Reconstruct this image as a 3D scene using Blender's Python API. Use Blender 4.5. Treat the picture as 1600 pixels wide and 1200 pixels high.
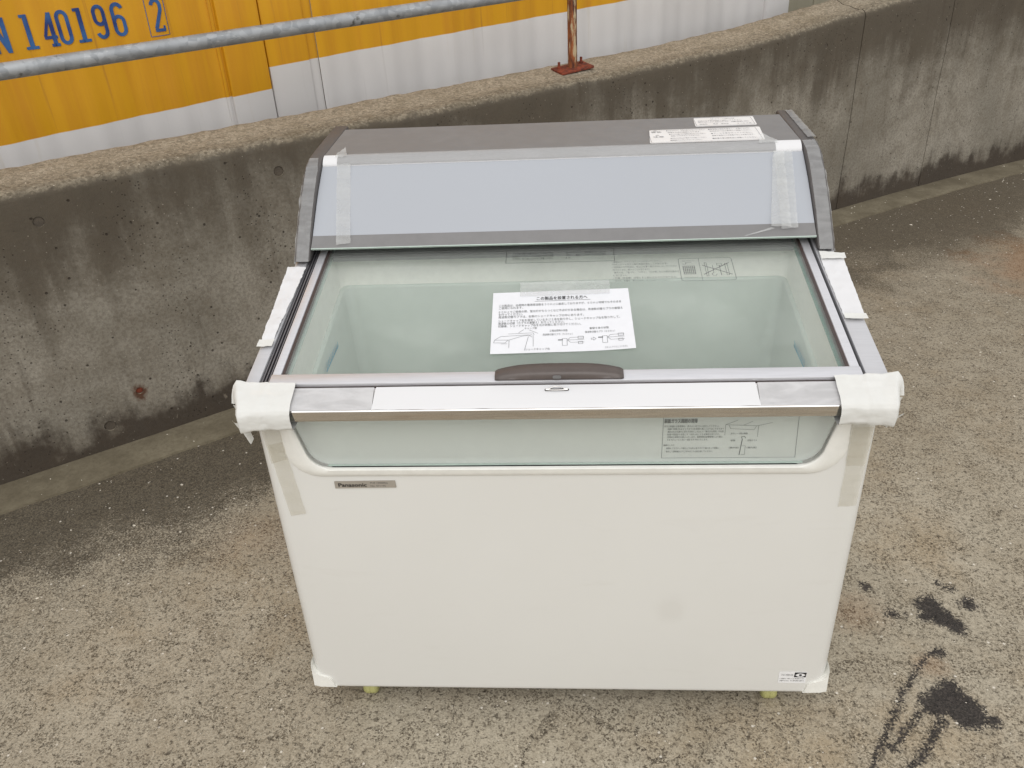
import bpy, bmesh, math, random
from mathutils import Vector, Matrix, noise

random.seed(7)
scene = bpy.context.scene
for o in list(bpy.data.objects):
    bpy.data.objects.remove(o)
COL = scene.collection
R = math.radians

# ------------------------------------------------------------------ camera
cam_data = bpy.data.cameras.new('camera')
cam = bpy.data.objects.new('camera', cam_data)
COL.objects.link(cam)
PITCH, ROLL, YAW = R(30.23), R(-3.15), R(4.692)
fwd0 = Vector((-math.sin(YAW), math.cos(YAW), 0))
right0 = Vector((math.cos(YAW), math.sin(YAW), 0))
up0 = Vector((0, 0, 1))
fwd = fwd0 * math.cos(PITCH) - up0 * math.sin(PITCH)
upc = up0 * math.cos(PITCH) + fwd0 * math.sin(PITCH)
cr = right0 * math.cos(ROLL) + upc * math.sin(ROLL)
cu = upc * math.cos(ROLL) - right0 * math.sin(ROLL)
M = Matrix((cr, cu, -fwd)).transposed().to_4x4()
M.translation = Vector((0.0239, -1.3391, 1.6748))
cam.matrix_world = M
cam_data.sensor_width = 36.0
cam_data.lens = 1300.6 / 1600 * 36
cam_data.clip_start = 0.05
cam_data.clip_end = 5000
scene.camera = cam

# ------------------------------------------------------------------ sky, sun, exposure
SUN_EL, SUN_AZ = R(48), R(176)          # azimuth measured from +y clockwise: veiled sun high behind the viewer
world = bpy.data.worlds.new('World')
scene.world = world
world.use_nodes = True
wn = world.node_tree
wn.nodes.clear()
w_out = wn.nodes.new('ShaderNodeOutputWorld')
w_bg = wn.nodes.new('ShaderNodeBackground')
w_sky = wn.nodes.new('ShaderNodeTexSky')
w_sky.sky_type = 'NISHITA'
w_sky.sun_disc = False
w_sky.sun_elevation = SUN_EL
w_sky.sun_rotation = SUN_AZ
w_sky.air_density = 1.0
w_sky.dust_density = 2.0
w_sky.ozone_density = 1.0
w_hsv = wn.nodes.new('ShaderNodeHueSaturation')     # an overcast sky has little colour of its own
w_hsv.inputs['Saturation'].default_value = 0.22
wn.links.new(w_sky.outputs[0], w_hsv.inputs['Color'])
w_deck = wn.nodes.new('ShaderNodeMix')               # an even cloud deck over the whole sky, the clear sky showing through a little
w_deck.data_type = 'RGBA'
w_deck.inputs[0].default_value = 0.72
w_deck.inputs[7].default_value = (5.75, 5.7, 5.65, 1.0)
wn.links.new(w_hsv.outputs[0], w_deck.inputs[6])
wn.links.new(w_deck.outputs[2], w_bg.inputs['Color'])
w_bg.inputs['Strength'].default_value = 0.15
wn.links.new(w_bg.outputs[0], w_out.inputs['Surface'])

sun_data = bpy.data.lights.new('sun', 'SUN')
sun_data.energy = 1.0
sun_data.angle = R(55)
sun_data.color = (1.0, 0.98, 0.945)
sun = bpy.data.objects.new('sun', sun_data)
COL.objects.link(sun)
sd = Vector((math.sin(SUN_AZ) * math.cos(SUN_EL), math.cos(SUN_AZ) * math.cos(SUN_EL), math.sin(SUN_EL)))
sun.rotation_euler = sd.to_track_quat('Z', 'Y').to_euler()

vs = scene.view_settings
vs.view_transform = 'Standard'
vs.look = 'None'
vs.gamma = 1.0
vs.use_curve_mapping = False
vs.exposure = 0.22
cy = scene.cycles
cy.max_bounces = 6
cy.diffuse_bounces = 4
cy.glossy_bounces = 3
cy.transparent_max_bounces = 14
cy.caustics_reflective = False
cy.caustics_refractive = False


# ------------------------------------------------------------------ node helpers
def srgb(r, g, b):
    def f(c):
        c /= 255.0
        return c / 12.92 if c <= 0.04045 else ((c + 0.055) / 1.055) ** 2.4
    return (f(r), f(g), f(b), 1.0)


class G:
    """small wrapper to write node graphs in one line each"""
    def __init__(self, name):
        self.m = bpy.data.materials.new(name)
        self.m.use_nodes = True
        self.t = self.m.node_tree
        self.t.nodes.clear()
        self.out = self.t.nodes.new('ShaderNodeOutputMaterial')
        self.b = None

    def n(self, kind):
        return self.t.nodes.new(kind)

    def put(self, sock, v):
        if isinstance(v, bpy.types.NodeSocket):
            self.t.links.new(v, sock)
        elif isinstance(v, (tuple, list)):
            sock.default_value = v if len(v) == len(sock.default_value) else tuple(v)[:len(sock.default_value)]
        else:
            try:
                sock.default_value = v
            except TypeError:
                sock.default_value = (v, v, v)

    def coord(self):
        if not hasattr(self, 'co'):
            self.co = self.n('ShaderNodeTexCoord').outputs['Object']
        return self.co

    def math(self, op, a, b=0.0, c=0.0, clamp=False):
        x = self.n('ShaderNodeMath')
        x.operation = op
        x.use_clamp = clamp
        for i, v in enumerate((a, b, c)):
            self.put(x.inputs[i], v)
        return x.outputs[0]

    def vmath(self, op, a, b=(0, 0, 0), scale=1.0):
        x = self.n('ShaderNodeVectorMath')
        x.operation = op
        self.put(x.inputs[0], a)
        if op != 'SCALE' and op not in ('LENGTH', 'NORMALIZE'):
            self.put(x.inputs[1], b)
        if op == 'SCALE':
            self.put(x.inputs['Scale'], scale)
        return x.outputs['Value'] if op in ('LENGTH', 'DOT_PRODUCT', 'DISTANCE') else x.outputs[0]

    def sep(self, v):
        x = self.n('ShaderNodeSeparateXYZ')
        self.put(x.inputs[0], v)
        return x.outputs

    def noise(self, v, scale, detail=4.0, rough=0.55, dist=0.0, col=False):
        x = self.n('ShaderNodeTexNoise')
        self.put(x.inputs['Vector'], v)
        x.inputs['Scale'].default_value = scale
        x.inputs['Detail'].default_value = detail
        x.inputs['Roughness'].default_value = rough
        x.inputs['Distortion'].default_value = dist
        return x.outputs['Color' if col else 0]

    def vor(self, v, scale, feature='F1', out='Distance', rnd=1.0):
        key = (v.node.name, v.name, scale, feature)
        if not hasattr(self, 'vc'):
            self.vc = {}
        if key in self.vc:
            return self.vc[key].outputs[out]
        x = self.n('ShaderNodeTexVoronoi')
        self.vc[key] = x
        x.feature = feature
        self.put(x.inputs['Vector'], v)
        x.inputs['Scale'].default_value = scale
        x.inputs['Randomness'].default_value = rnd
        return x.outputs[out]

    def map(self, v, scale=(1, 1, 1), loc=(0, 0, 0), rot=(0, 0, 0)):
        x = self.n('ShaderNodeMapping')
        self.put(x.inputs[0], v)
        x.inputs['Location'].default_value = loc
        x.inputs['Rotation'].default_value = rot
        x.inputs['Scale'].default_value = scale
        return x.outputs[0]

    def step(self, v, lo, hi, a=0.0, b=1.0):
        """smooth step from a at lo to b at hi"""
        x = self.n('ShaderNodeMapRange')
        x.interpolation_type = 'SMOOTHSTEP'
        self.put(x.inputs[0], v)
        x.inputs[1].default_value = lo
        x.inputs[2].default_value = hi
        x.inputs[3].default_value = a
        x.inputs[4].default_value = b
        return x.outputs[0]

    def mix(self, f, a, b, mode='MIX'):
        x = self.n('ShaderNodeMix')
        x.data_type = 'RGBA'
        x.blend_type = mode
        x.clamp_factor = True
        self.put(x.inputs[0], f)
        self.put(x.inputs[6], a)
        self.put(x.inputs[7], b)
        return x.outputs[2]

    def bump(self, h, strength=0.5, dist=0.01, normal=None):
        x = self.n('ShaderNodeBump')
        x.inputs['Strength'].default_value = strength
        x.inputs['Distance'].default_value = dist
        self.put(x.inputs['Height'], h)
        if normal is not None:
            self.put(x.inputs['Normal'], normal)
        return x.outputs[0]

    def bsdf(self, color, rough=0.5, metal=0.0, normal=None, spec=0.5, coat=0.0, sub=0.0):
        p = self.n('ShaderNodeBsdfPrincipled')
        self.put(p.inputs['Base Color'], color)
        self.put(p.inputs['Roughness'], rough)
        self.put(p.inputs['Metallic'], metal)
        p.inputs['Specular IOR Level'].default_value = spec
        p.inputs['Coat Weight'].default_value = coat
        p.inputs['Coat Roughness'].default_value = 0.15
        if sub:
            p.inputs['Subsurface Weight'].default_value = sub
            p.inputs['Subsurface Radius'].default_value = (0.01, 0.01, 0.01)
            p.inputs['Subsurface Scale'].default_value = 0.3
        if normal is not None:
            self.put(p.inputs['Normal'], normal)
        self.b = p
        self.t.links.new(p.outputs[0], self.out.inputs['Surface'])
        return p

    def sheer(self, fac, tint=(1, 1, 1, 1)):
        """let light through: fac = how opaque"""
        tr = self.n('ShaderNodeBsdfTransparent')
        self.put(tr.inputs[0], tint)
        mx = self.n('ShaderNodeMixShader')
        self.put(mx.inputs[0], fac)
        self.t.links.new(tr.outputs[0], mx.inputs[1])
        self.t.links.new(self.b.outputs[0], mx.inputs[2])
        self.t.links.new(mx.outputs[0], self.out.inputs['Surface'])


MAT = {}


def simple(name, color, rough=0.5, metal=0.0, var=0.06, vscale=6.0, bump=0.0, bscale=200.0, spec=0.5, coat=0.0):
    g = G(name)
    c = g.coord()
    n1 = g.noise(c, vscale, 5, 0.6)
    n2 = g.noise(c, vscale * 9, 3, 0.6)
    f = g.math('MULTIPLY', g.math('ADD', n1, n2), 0.5)
    dark = tuple(x * (1 - var * 1.6) for x in color[:3]) + (1,)
    lite = tuple(min(1, x * (1 + var)) for x in color[:3]) + (1,)
    col = g.mix(g.step(f, 0.35, 0.65), dark, lite)
    rr = g.step(n1, 0.3, 0.7, max(0.02, rough - 0.07), min(1, rough + 0.07))
    nm = g.bump(g.noise(c, bscale, 2), bump, 0.001) if bump else None
    g.bsdf(col, rr, metal, nm, spec, coat)
    MAT[name] = g.m
    return g


def build_materials():
    g = G('cabinet_paint')
    co = g.coord()
    soft = g.noise(co, 2.2, 4, 0.6)
    smear = g.noise(g.map(co, (2.0, 1.0, 9.0)), 2.5, 5, 0.65, 0.6)
    base = g.mix(g.step(soft, 0.3, 0.7), (0.705, 0.70, 0.668, 1), (0.72, 0.716, 0.686, 1))
    base = g.mix(g.math('MULTIPLY', g.step(smear, 0.56, 0.78), 0.10), base, (0.52, 0.49, 0.43, 1))
    sm = g.vmath('LENGTH', g.vmath('MULTIPLY', g.vmath('SUBTRACT', co, (0.235, 0.0, 0.315)), (1.0, 0.0, 0.8)))
    sm = g.math('ADD', sm, g.math('MULTIPLY', g.math('SUBTRACT', g.noise(co, 25, 4), 0.5), 0.03))
    base = g.mix(g.math('MULTIPLY', g.step(sm, 0.045, 0.012), 0.16), base, (0.50, 0.48, 0.43, 1))
    g.bsdf(base, g.step(smear, 0.3, 0.8, 0.30, 0.48), 0, g.bump(g.noise(co, 3.5, 2), 0.05, 0.01))
    MAT['cabinet_paint'] = g.m
    simple('white_plastic', (0.80, 0.795, 0.75, 1), 0.34, var=0.03, vscale=5)
    simple('liner', (0.93, 0.92, 0.86, 1), 0.4, var=0.03)
    simple('tank', (0.55, 0.605, 0.555, 1), 0.42, var=0.02, vscale=3)
    simple('taupe', srgb(126, 125, 125), 0.6, spec=0.3, var=0.04, metal=0.0, vscale=3)
    simple('taupe_dark', srgb(94, 91, 90), 0.6, spec=0.3, var=0.05)
    simple('taupe_handle', srgb(86, 77, 73), 0.40, var=0.06)
    simple('badge_metal', srgb(158, 151, 140), 0.5, metal=0.0, var=0.05)
    simple('rubber', srgb(44, 38, 38), 0.55, var=0.1)
    simple('rubber_brown', srgb(70, 58, 56), 0.5, var=0.1)
    simple('rib_grey', srgb(120, 118, 122), 0.4, metal=0.4)
    simple('label_white', (0.78, 0.78, 0.78, 1), 0.45, var=0.02)
    simple('paper', (0.76, 0.77, 0.80, 1), 0.75, var=0.015, bump=0.03)
    simple('ink', srgb(60, 60, 62), 0.7)
    simple('ink_grey', srgb(96, 98, 98), 0.7)
    simple('ink_light', srgb(135, 135, 138), 0.7)
    simple('ink_black', srgb(22, 20, 20), 0.5)
    simple('cyan_print', srgb(60, 168, 206), 0.5)
    simple('caster', srgb(172, 170, 112), 0.55, var=0.1, vscale=30)
    simple('caster_steel', srgb(120, 120, 118), 0.4, metal=0.8)
    simple('under', (0.10, 0.10, 0.10, 1), 0.7)
    simple('galv_plate', (0.3, 0.3, 0.3, 1), 0.6)
    simple('grit', srgb(206, 198, 182), 0.8, var=0.25, vscale=9)
    simple('tie_mortar', srgb(84, 76, 66), 0.9, var=0.2, vscale=40)

    # brushed aluminium frames
    for nm, c, r in (('aluminium', (0.72, 0.72, 0.75, 1), 0.42), ('aluminium_grey', (0.62, 0.62, 0.64, 1), 0.5)):
        g = G(nm)
        co = g.coord()
        st = g.noise(g.map(co, (4, 160, 160)), 4, 4, 0.6)
        g.bsdf(g.mix(g.step(st, 0.3, 0.7), tuple(x * 0.9 for x in c[:3]) + (1,), c), g.step(st, 0.3, 0.7, r - 0.06, r + 0.08), 0.55,
               g.bump(st, 0.06, 0.001))
        MAT[nm] = g.m
    g = G('chrome')
    co = g.coord()
    g.bsdf(g.mix(g.noise(co, 12, 4), (0.70, 0.68, 0.66, 1), (0.80, 0.78, 0.76, 1)), 0.09, 1.0,
           g.bump(g.noise(g.map(co, (1, 8, 8)), 14, 2), 0.05, 0.002))
    MAT['chrome'] = g.m

    # lit sign panel, unlit: milky acrylic
    g = G('acrylic')
    co = g.coord()
    g.bsdf(g.mix(g.noise(co, 2.5, 3), (0.385, 0.405, 0.44, 1), (0.405, 0.425, 0.46, 1)), 0.24, 0, None, 0.5)
    MAT['acrylic'] = g.m

    # window glass: tinted transmission with mirror reflection by Fresnel
    for nm, tint, rough in (('glass_lid', (0.972, 0.986, 0.977, 1), 0.02), ('glass_front', (0.972, 0.986, 0.977, 1), 0.03)):
        g = G(nm)
        tr = g.n('ShaderNodeBsdfTransparent')
        tr.inputs[0].default_value = tint
        gl = g.n('ShaderNodeBsdfGlossy')
        gl.inputs['Roughness'].default_value = rough
        fr = g.n('ShaderNodeFresnel')
        fr.inputs['IOR'].default_value = 1.52
        co = g.coord()
        haze = g.step(g.noise(co, 7, 4, 0.65), 0.42, 0.8, *((0.07, 0.12) if nm == 'glass_lid' else (0.46, 0.50)))     # lid dust plus painted-in veil of sky reflection; film haze on front pane
        df = g.n('ShaderNodeBsdfDiffuse')
        df.inputs[0].default_value = (0.80, 0.84, 0.80, 1)
        m1 = g.n('ShaderNodeMixShader')
        g.put(m1.inputs[0], haze)
        g.t.links.new(tr.outputs[0], m1.inputs[1])
        g.t.links.new(df.outputs[0], m1.inputs[2])
        m2 = g.n('ShaderNodeMixShader')
        bf = g.n('ShaderNodeNewGeometry').outputs['Backfacing']
        g.put(m2.inputs[0], g.math('MULTIPLY', fr.outputs[0], g.math('SUBTRACT', 1.0, bf)))
        g.t.links.new(m1.outputs[0], m2.inputs[1])
        g.t.links.new(gl.outputs[0], m2.inputs[2])
        g.t.links.new(m2.outputs[0], g.out.inputs['Surface'])
        MAT[nm] = g.m
    simple('glass_edge', srgb(96, 140, 126), 0.3, var=0.08)
    simple('glass_edge_pale', srgb(190, 205, 196), 0.3, var=0.05)

    # packing foam, protective film, tapes
    g = G('foam')
    co = g.coord()
    nz = g.noise(co, 60, 4, 0.6)
    g.bsdf(g.mix(nz, (0.68, 0.68, 0.65, 1), (0.74, 0.74, 0.715, 1)), 0.6, 0, g.bump(g.noise(g.map(co, (1, 3, 3)), 40, 3), 0.25, 0.003), 0.3)
    g.sheer(0.94)
    MAT['foam'] = g.m
    for nm, c, op, bs, cv in (('film_white', (0.70, 0.70, 0.71, 1), 0.97, 0.02, 0.997), ('film_clear', (0.60, 0.595, 0.60, 1), 0.86, 0.03, 0.985),
                              ('tape_white', (0.72, 0.73, 0.72, 1), 0.36, 0.35, 0.88), ('tape_yellow', (0.62, 0.58, 0.47, 1), 0.32, 0.06, 0.96),
                              ('tape_grey', (0.40, 0.40, 0.40, 1), 0.60, 0.25, 0.80)):
        g = G(nm)
        co = g.coord()
        wr = g.noise(g.map(co, (9, 26, 26)), 1.6, 3, 0.5, 0.5)
        fine = g.noise(co, 120, 2)
        g.bsdf(g.mix(wr, tuple(x * cv for x in c[:3]) + (1,), c), 0.5, 0, g.bump(wr, bs, 0.003), 0.35)
        if nm == 'film_white':
            MAT[nm] = g.m
            continue
        g.sheer(g.math('MULTIPLY', g.step(g.math('ADD', wr, g.math('MULTIPLY', fine, 0.10)), 0.30, 0.80, 0.84, 1.14), op, clamp=True))
        MAT[nm] = g.m

    # galvanised pipe and rusty steel
    g = G('galvanised')
    co = g.coord()
    sp = g.sep(g.vor(co, 45, 'F1', 'Color'))[0]
    nz = g.noise(co, 9, 6, 0.65)
    sc = g.step(g.noise(g.map(co, (3, 30, 30)), 6, 5, 0.7), 0.60, 0.72)
    base = g.mix(nz, srgb(120, 124, 128), srgb(172, 176, 180))
    base = g.mix(0.12, base, sp)
    base = g.mix(g.step(g.noise(co, 24, 4), 0.62, 0.75), base, srgb(96, 96, 92))
    base = g.mix(sc, base, srgb(205, 206, 206))
    g.bsdf(base, g.step(nz, 0.3, 0.7, 0.42, 0.6), 0.35, g.bump(nz, 0.1, 0.002))
    MAT['galvanised'] = g.m
    g = G('flaking_paint')
    co = g.coord()
    st = g.noise(g.map(co, (60, 60, 9)), 1.0, 6, 0.65, 0.4)
    fl = g.noise(g.map(co, (90, 90, 14)), 1.0, 5, 0.65)
    base = g.mix(g.step(st, 0.40, 0.62), srgb(74, 38, 26), srgb(148, 84, 42))
    base = g.mix(g.step(fl, 0.52, 0.60), base, srgb(178, 160, 128))
    g.bsdf(base, 0.8, 0, g.bump(fl, 0.5, 0.003))
    MAT['flaking_paint'] = g.m
    g = G('rust')
    co = g.coord()
    st = g.noise(co, 40, 6, 0.7)
    g.bsdf(g.mix(g.step(st, 0.35, 0.65), srgb(78, 36, 26), srgb(136, 62, 38)), 0.85, 0, g.bump(st, 0.6, 0.003))
    MAT['rust'] = g.m

    # container paint: yellow above a slanting line, white below, streaked with run-off
    for nm, z0, slope in (('container_paint', 0.981, 0.058), ('container_paint_far', 1.082, 0.042)):
        g = G(nm)
        co = g.coord()
        x, y, z = g.sep(co)
        line = g.math('SUBTRACT', g.math('SUBTRACT', z, z0), g.math('MULTIPLY', x, slope))
        edge = g.step(line, -0.0015, 0.0015)
        str1 = g.noise(g.map(co, (14, 14, 0.7)), 1.0, 6, 0.65)
        str2 = g.noise(g.map(co, (45, 45, 1.2)), 1.0, 4, 0.6)
        big = g.noise(co, 1.6, 4)
        yel = g.mix(g.step(str1, 0.38, 0.7), srgb(206, 150, 20), srgb(196, 136, 26))
        yel = g.mix(g.step(str2, 0.60, 0.8), yel, srgb(176, 122, 36))
        whi = g.mix(g.step(big, 0.35, 0.7), (0.62, 0.60, 0.585, 1), (0.68, 0.66, 0.645, 1))
        whi = g.mix(g.math('MULTIPLY', g.step(str1, 0.60, 0.76), 0.28), whi, srgb(176, 160, 118))
        whi = g.mix(g.math('MULTIPLY', g.step(str2, 0.62, 0.8), 0.22), whi, srgb(150, 144, 136))
        colr = g.mix(edge, whi, yel)
        g.bsdf(colr, 0.42, 0, g.bump(g.noise(co, 30, 3), 0.05, 0.002), 0.4)
        MAT[nm] = g.m
    g = G('container_blue')
    co = g.coord()
    n1 = g.noise(co, 9, 4)
    g.bsdf(g.mix(g.step(n1, 0.35, 0.65), srgb(24, 44, 106), srgb(46, 94, 150)), 0.45)
    MAT['container_blue'] = g.m
    g = G('beige_cladding')
    co = g.coord()
    g.bsdf(g.mix(g.noise(g.map(co, (4, 4, 0.6)), 3, 5), srgb(150, 144, 124), srgb(172, 166, 146)), 0.6)
    MAT['beige_cladding'] = g.m

    build_concrete()


# wall frame: s along the wall, o across it (away from the viewer), z up
WA = Vector((-1.951, 0.863, 0.0))
WT = Vector((0.8172, 0.5763, 0.0))
WN = Vector((-0.5763, 0.8172, 0.0))
WANG = math.atan2(WT.y, WT.x)


def build_concrete():
    # ---------------- retaining wall
    g = G('wall_concrete')
    co = g.coord()                     # x = along, y = across, z = up
    x, y, z = g.sep(co)
    geo = g.n('ShaderNodeNewGeometry')
    nz = g.sep(geo.outputs['Normal'])[2]
    big = g.noise(co, 1.7, 5, 0.6)
    mid = g.noise(co, 8, 6, 0.65)
    fine = g.noise(co, 90, 5, 0.7)
    vfine = g.noise(co, 330, 3, 0.7)
    run = g.noise(g.map(co, (5.5, 1, 0.55)), 1.0, 6, 0.62, 0.3)       # vertical run-off streaks
    run2 = g.noise(g.map(co, (17, 1, 1.6)), 1.0, 5, 0.62)
    face = g.mix(g.step(big, 0.3, 0.7), srgb(128, 123, 112), srgb(158, 152, 140))
    face = g.mix(g.math('MULTIPLY', g.step(mid, 0.35, 0.75), 0.6), face, srgb(114, 106, 93))
    face = g.mix(g.math('MULTIPLY', g.step(fine, 0.38, 0.66), 0.55), face, srgb(96, 88, 77))
    # black weathering below the coping and along the foot
    zt = g.math('SUBTRACT', z, g.math('MULTIPLY', x, 0.012))
    zt = g.math('ADD', zt, g.math('MULTIPLY', g.math('SUBTRACT', run, 0.5), 0.80))
    zt = g.math('ADD', zt, g.math('MULTIPLY', g.math('SUBTRACT', mid, 0.5), 0.42))
    zt = g.math('ADD', zt, g.math('MULTIPLY', g.math('SUBTRACT', big, 0.5), 0.45))
    top_d = g.math('MULTIPLY', g.step(zt, 0.47, 0.92), 0.93)
    zb = g.math('ADD', z, g.math('MULTIPLY', g.math('SUBTRACT', run, 0.5), 0.40))
    zb = g.math('ADD', zb, g.math('MULTIPLY', g.math('SUBTRACT', mid, 0.5), 0.36))
    bot_d = g.math('MULTIPLY', g.step(zb, 0.20, 0.07), 0.9)
    face = g.mix(top_d, face, g.mix(mid, srgb(66, 59, 50), srgb(94, 86, 74)))
    face = g.mix(bot_d, face, g.mix(mid, srgb(44, 37, 31), srgb(74, 64, 54)))
    face = g.mix(g.math('MULTIPLY', g.step(run2, 0.57, 0.72), 0.35), face, srgb(74, 65, 55))
    # pale scuffs
    sc = g.noise(g.map(co, (1, 1, 1), rot=(0, 0.6, 0)), 16, 5, 0.7, 1.5)
    face = g.mix(g.math('MULTIPLY', g.step(sc, 0.66, 0.74), 0.45), face, srgb(158, 148, 132))
    # air bubble holes
    vd = g.vor(co, 26)
    vc = g.sep(g.vor(co, 26, 'F1', 'Color'))[0]
    hole = g.math('MULTIPLY', g.step(vd, 0.14, 0.08), g.step(vc, 0.58, 0.62))
    vd2 = g.vor(co, 70)
    vc2 = g.sep(g.vor(co, 70, 'F1', 'Color'))[1]
    hole2 = g.math('MULTIPLY', g.step(vd2, 0.20, 0.12), g.step(vc2, 0.70, 0.74))
    holes = g.math('MAXIMUM', hole, hole2)
    face = g.mix(g.math('MULTIPLY', holes, 0.75), face, srgb(40, 33, 27))
    # rust stain under one tie hole
    rv = g.vmath('SUBTRACT', co, (0.518, 0.0, 0.196))
    rv = g.vmath('MULTIPLY', rv, (1.0, 0.0, 0.75))
    rd = g.math('ADD', g.vmath('LENGTH', rv), g.math('MULTIPLY', g.math('SUBTRACT', g.noise(co, 60, 4), 0.5), 0.03))
    face = g.mix(g.math('MULTIPLY', g.step(rd, 0.032, 0.012), 0.85), face, srgb(78, 44, 24))
    # washed-out coping: pale, sandy, with aggregate
    ag = g.vor(co, 120, 'F1', 'Color')
    agv = g.sep(ag)[0]
    cop = g.mix(agv, srgb(136, 127, 111), srgb(182, 172, 154))
    cop = g.mix(g.math('MULTIPLY', g.step(vfine, 0.45, 0.7), 0.7), cop, srgb(104, 96, 82))
    cop = g.mix(g.math('MULTIPLY', g.step(mid, 0.45, 0.75), 0.5), cop, srgb(122, 112, 92))
    up = g.math('ADD', nz, g.math('MULTIPLY', g.math('SUBTRACT', g.noise(co, 30, 5, 0.7), 0.5), 1.5))
    up_f = g.step(up, 0.30, 1.0)
    x2 = g.math('MULTIPLY', x, x)
    bend = g.math('ADD', g.math('MULTIPLY_ADD', x, 0.0212, -0.007), g.math('MULTIPLY', x2, g.math('MULTIPLY_ADD', x, -0.00236, 0.0108)))
    across = g.math('ADD', g.math('SUBTRACT', y, bend), g.math('MULTIPLY', g.math('SUBTRACT', g.noise(co, 22, 5, 0.7), 0.5), 0.16))
    lich = g.step(across, 0.13, 0.01)                    # dark lichen creeping over the near edge of the coping
    cop = g.mix(g.math('MULTIPLY', lich, 0.55), cop, g.mix(agv, srgb(72, 64, 52), srgb(122, 112, 94)))
    colr = g.mix(up_f, face, cop)
    # bright grains
    gd = g.vor(co, 95)
    gc = g.sep(g.vor(co, 95, 'F1', 'Color'))[2]
    grain = g.math('MULTIPLY', g.step(gd, 0.24, 0.14), g.step(gc, 0.93, 0.95))
    grain = g.math('MULTIPLY', grain, g.math('MULTIPLY_ADD', up_f, 0.8, 0.25))
    colr = g.mix(grain, colr, srgb(206, 198, 182))
    h = g.math('ADD', g.math('MULTIPLY', fine, 0.5), g.math('MULTIPLY', mid, 0.6))
    h = g.math('ADD', h, g.math('MULTIPLY', vfine, g.step(nz, 0.2, 0.8, 0.25, 1.0)))
    h = g.math('SUBTRACT', h, g.math('MULTIPLY', holes, 1.2))
    g.bsdf(colr, 0.9, 0, g.bump(h, 0.55, 0.006), 0.25)
    MAT['wall_concrete'] = g.m

    # ---------------- the smooth strip at the foot of the wall
    g = G('strip_concrete')
    co = g.coord()
    mid = g.noise(co, 6, 6, 0.65)
    fine = g.noise(co, 70, 5, 0.7)
    c = g.mix(g.step(mid, 0.3, 0.7), srgb(98, 90, 74), srgb(122, 114, 96))
    c = g.mix(g.math('MULTIPLY', g.step(fine, 0.4, 0.7), 0.5), c, srgb(88, 80, 66))
    gd = g.vor(co, 60)
    gc = g.sep(g.vor(co, 60, 'F1', 'Color'))[2]
    c = g.mix(g.math('MULTIPLY', g.step(gd, 0.26, 0.16), g.step(gc, 0.95, 0.97)), c, srgb(214, 208, 196))
    g.bsdf(c, 0.9, 0, g.bump(fine, 0.4, 0.003), 0.25)
    MAT['strip_concrete'] = g.m

    # ---------------- ramp surface
    g = G('ramp_concrete')
    co = g.coord()
    x, y, z = g.sep(co)
    big = g.noise(co, 1.1, 3, 0.6)
    mid = g.noise(co, 4.5, 5, 0.65)
    mid2 = g.noise(g.map(co, (1, 1, 1), loc=(7, 3, 0)), 2.2, 5, 0.65)
    fine = g.noise(co, 70, 4, 0.78)
    vfine = g.noise(co, 190, 2, 0.75)
    sp = g.sep(g.vor(co, 250, 'F1', 'Color'))
    clus = g.step(g.noise(co, 13, 5, 0.7), 0.38, 0.64)                                        # where the grains have lost their paste
    c = g.mix(g.step(big, 0.3, 0.7), srgb(166, 157, 139), srgb(182, 173, 155))
    c = g.mix(g.math('MULTIPLY', g.step(mid, 0.40, 0.72), 0.6), c, srgb(142, 130, 110))
    c = g.mix(g.math('MULTIPLY', g.step(mid2, 0.48, 0.72), 0.42), c, srgb(160, 138, 106))       # ochre bloom
    c = g.mix(g.math('MULTIPLY', g.step(sp[0], 0.40, 1.0), g.math('MULTIPLY_ADD', clus, 0.55, 0.28)), c, srgb(80, 70, 56))
    c = g.mix(g.math('MULTIPLY', g.step(sp[1], 0.65, 1.0), 0.34), c, srgb(200, 190, 170))
    pit = g.step(fine, 0.54, 0.66)
    c = g.mix(g.math('MULTIPLY', pit, 0.80), c, srgb(66, 57, 46))
    pit2 = g.math('MULTIPLY', g.step(vfine, 0.54, 0.66), clus)
    c = g.mix(g.math('MULTIPLY', pit2, 0.85), c, srgb(60, 52, 42))
    # old dirt along the wall: distance from the foot line
    rel = g.vmath('SUBTRACT', co, tuple(WA))
    d = g.math('MULTIPLY', g.vmath('DOT_PRODUCT', rel, tuple(WN)), -1.0)
    dn = g.math('ADD', d, g.math('MULTIPLY', g.math('SUBTRACT', mid, 0.5), 0.75))
    dn = g.math('ADD', dn, g.math('MULTIPLY', g.math('SUBTRACT', big, 0.5), 0.5))
    dn = g.math('ADD', dn, g.math('MULTIPLY', g.math('SUBTRACT', sp[2], 0.5), 0.26))
    dn = g.math('ADD', dn, g.math('MULTIPLY', g.math('SUBTRACT', fine, 0.5), 0.40))
    dirt = g.math('MULTIPLY', g.step(dn, 0.82, 0.48), 0.88)
    c = g.mix(dirt, c, g.mix(g.step(g.math('ADD', fine, g.math('MULTIPLY', sp[1], 0.4)), 0.4, 1.0), srgb(44, 38, 31), srgb(100, 91, 76)))
    far = g.math('MULTIPLY', g.step(g.math('ADD', y, g.math('MULTIPLY', g.math('SUBTRACT', mid2, 0.5), 1.4)), 0.6, 1.7), 0.28)
    c = g.mix(far, c, g.mix(fine, srgb(108, 97, 80), srgb(92, 82, 68)))
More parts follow.
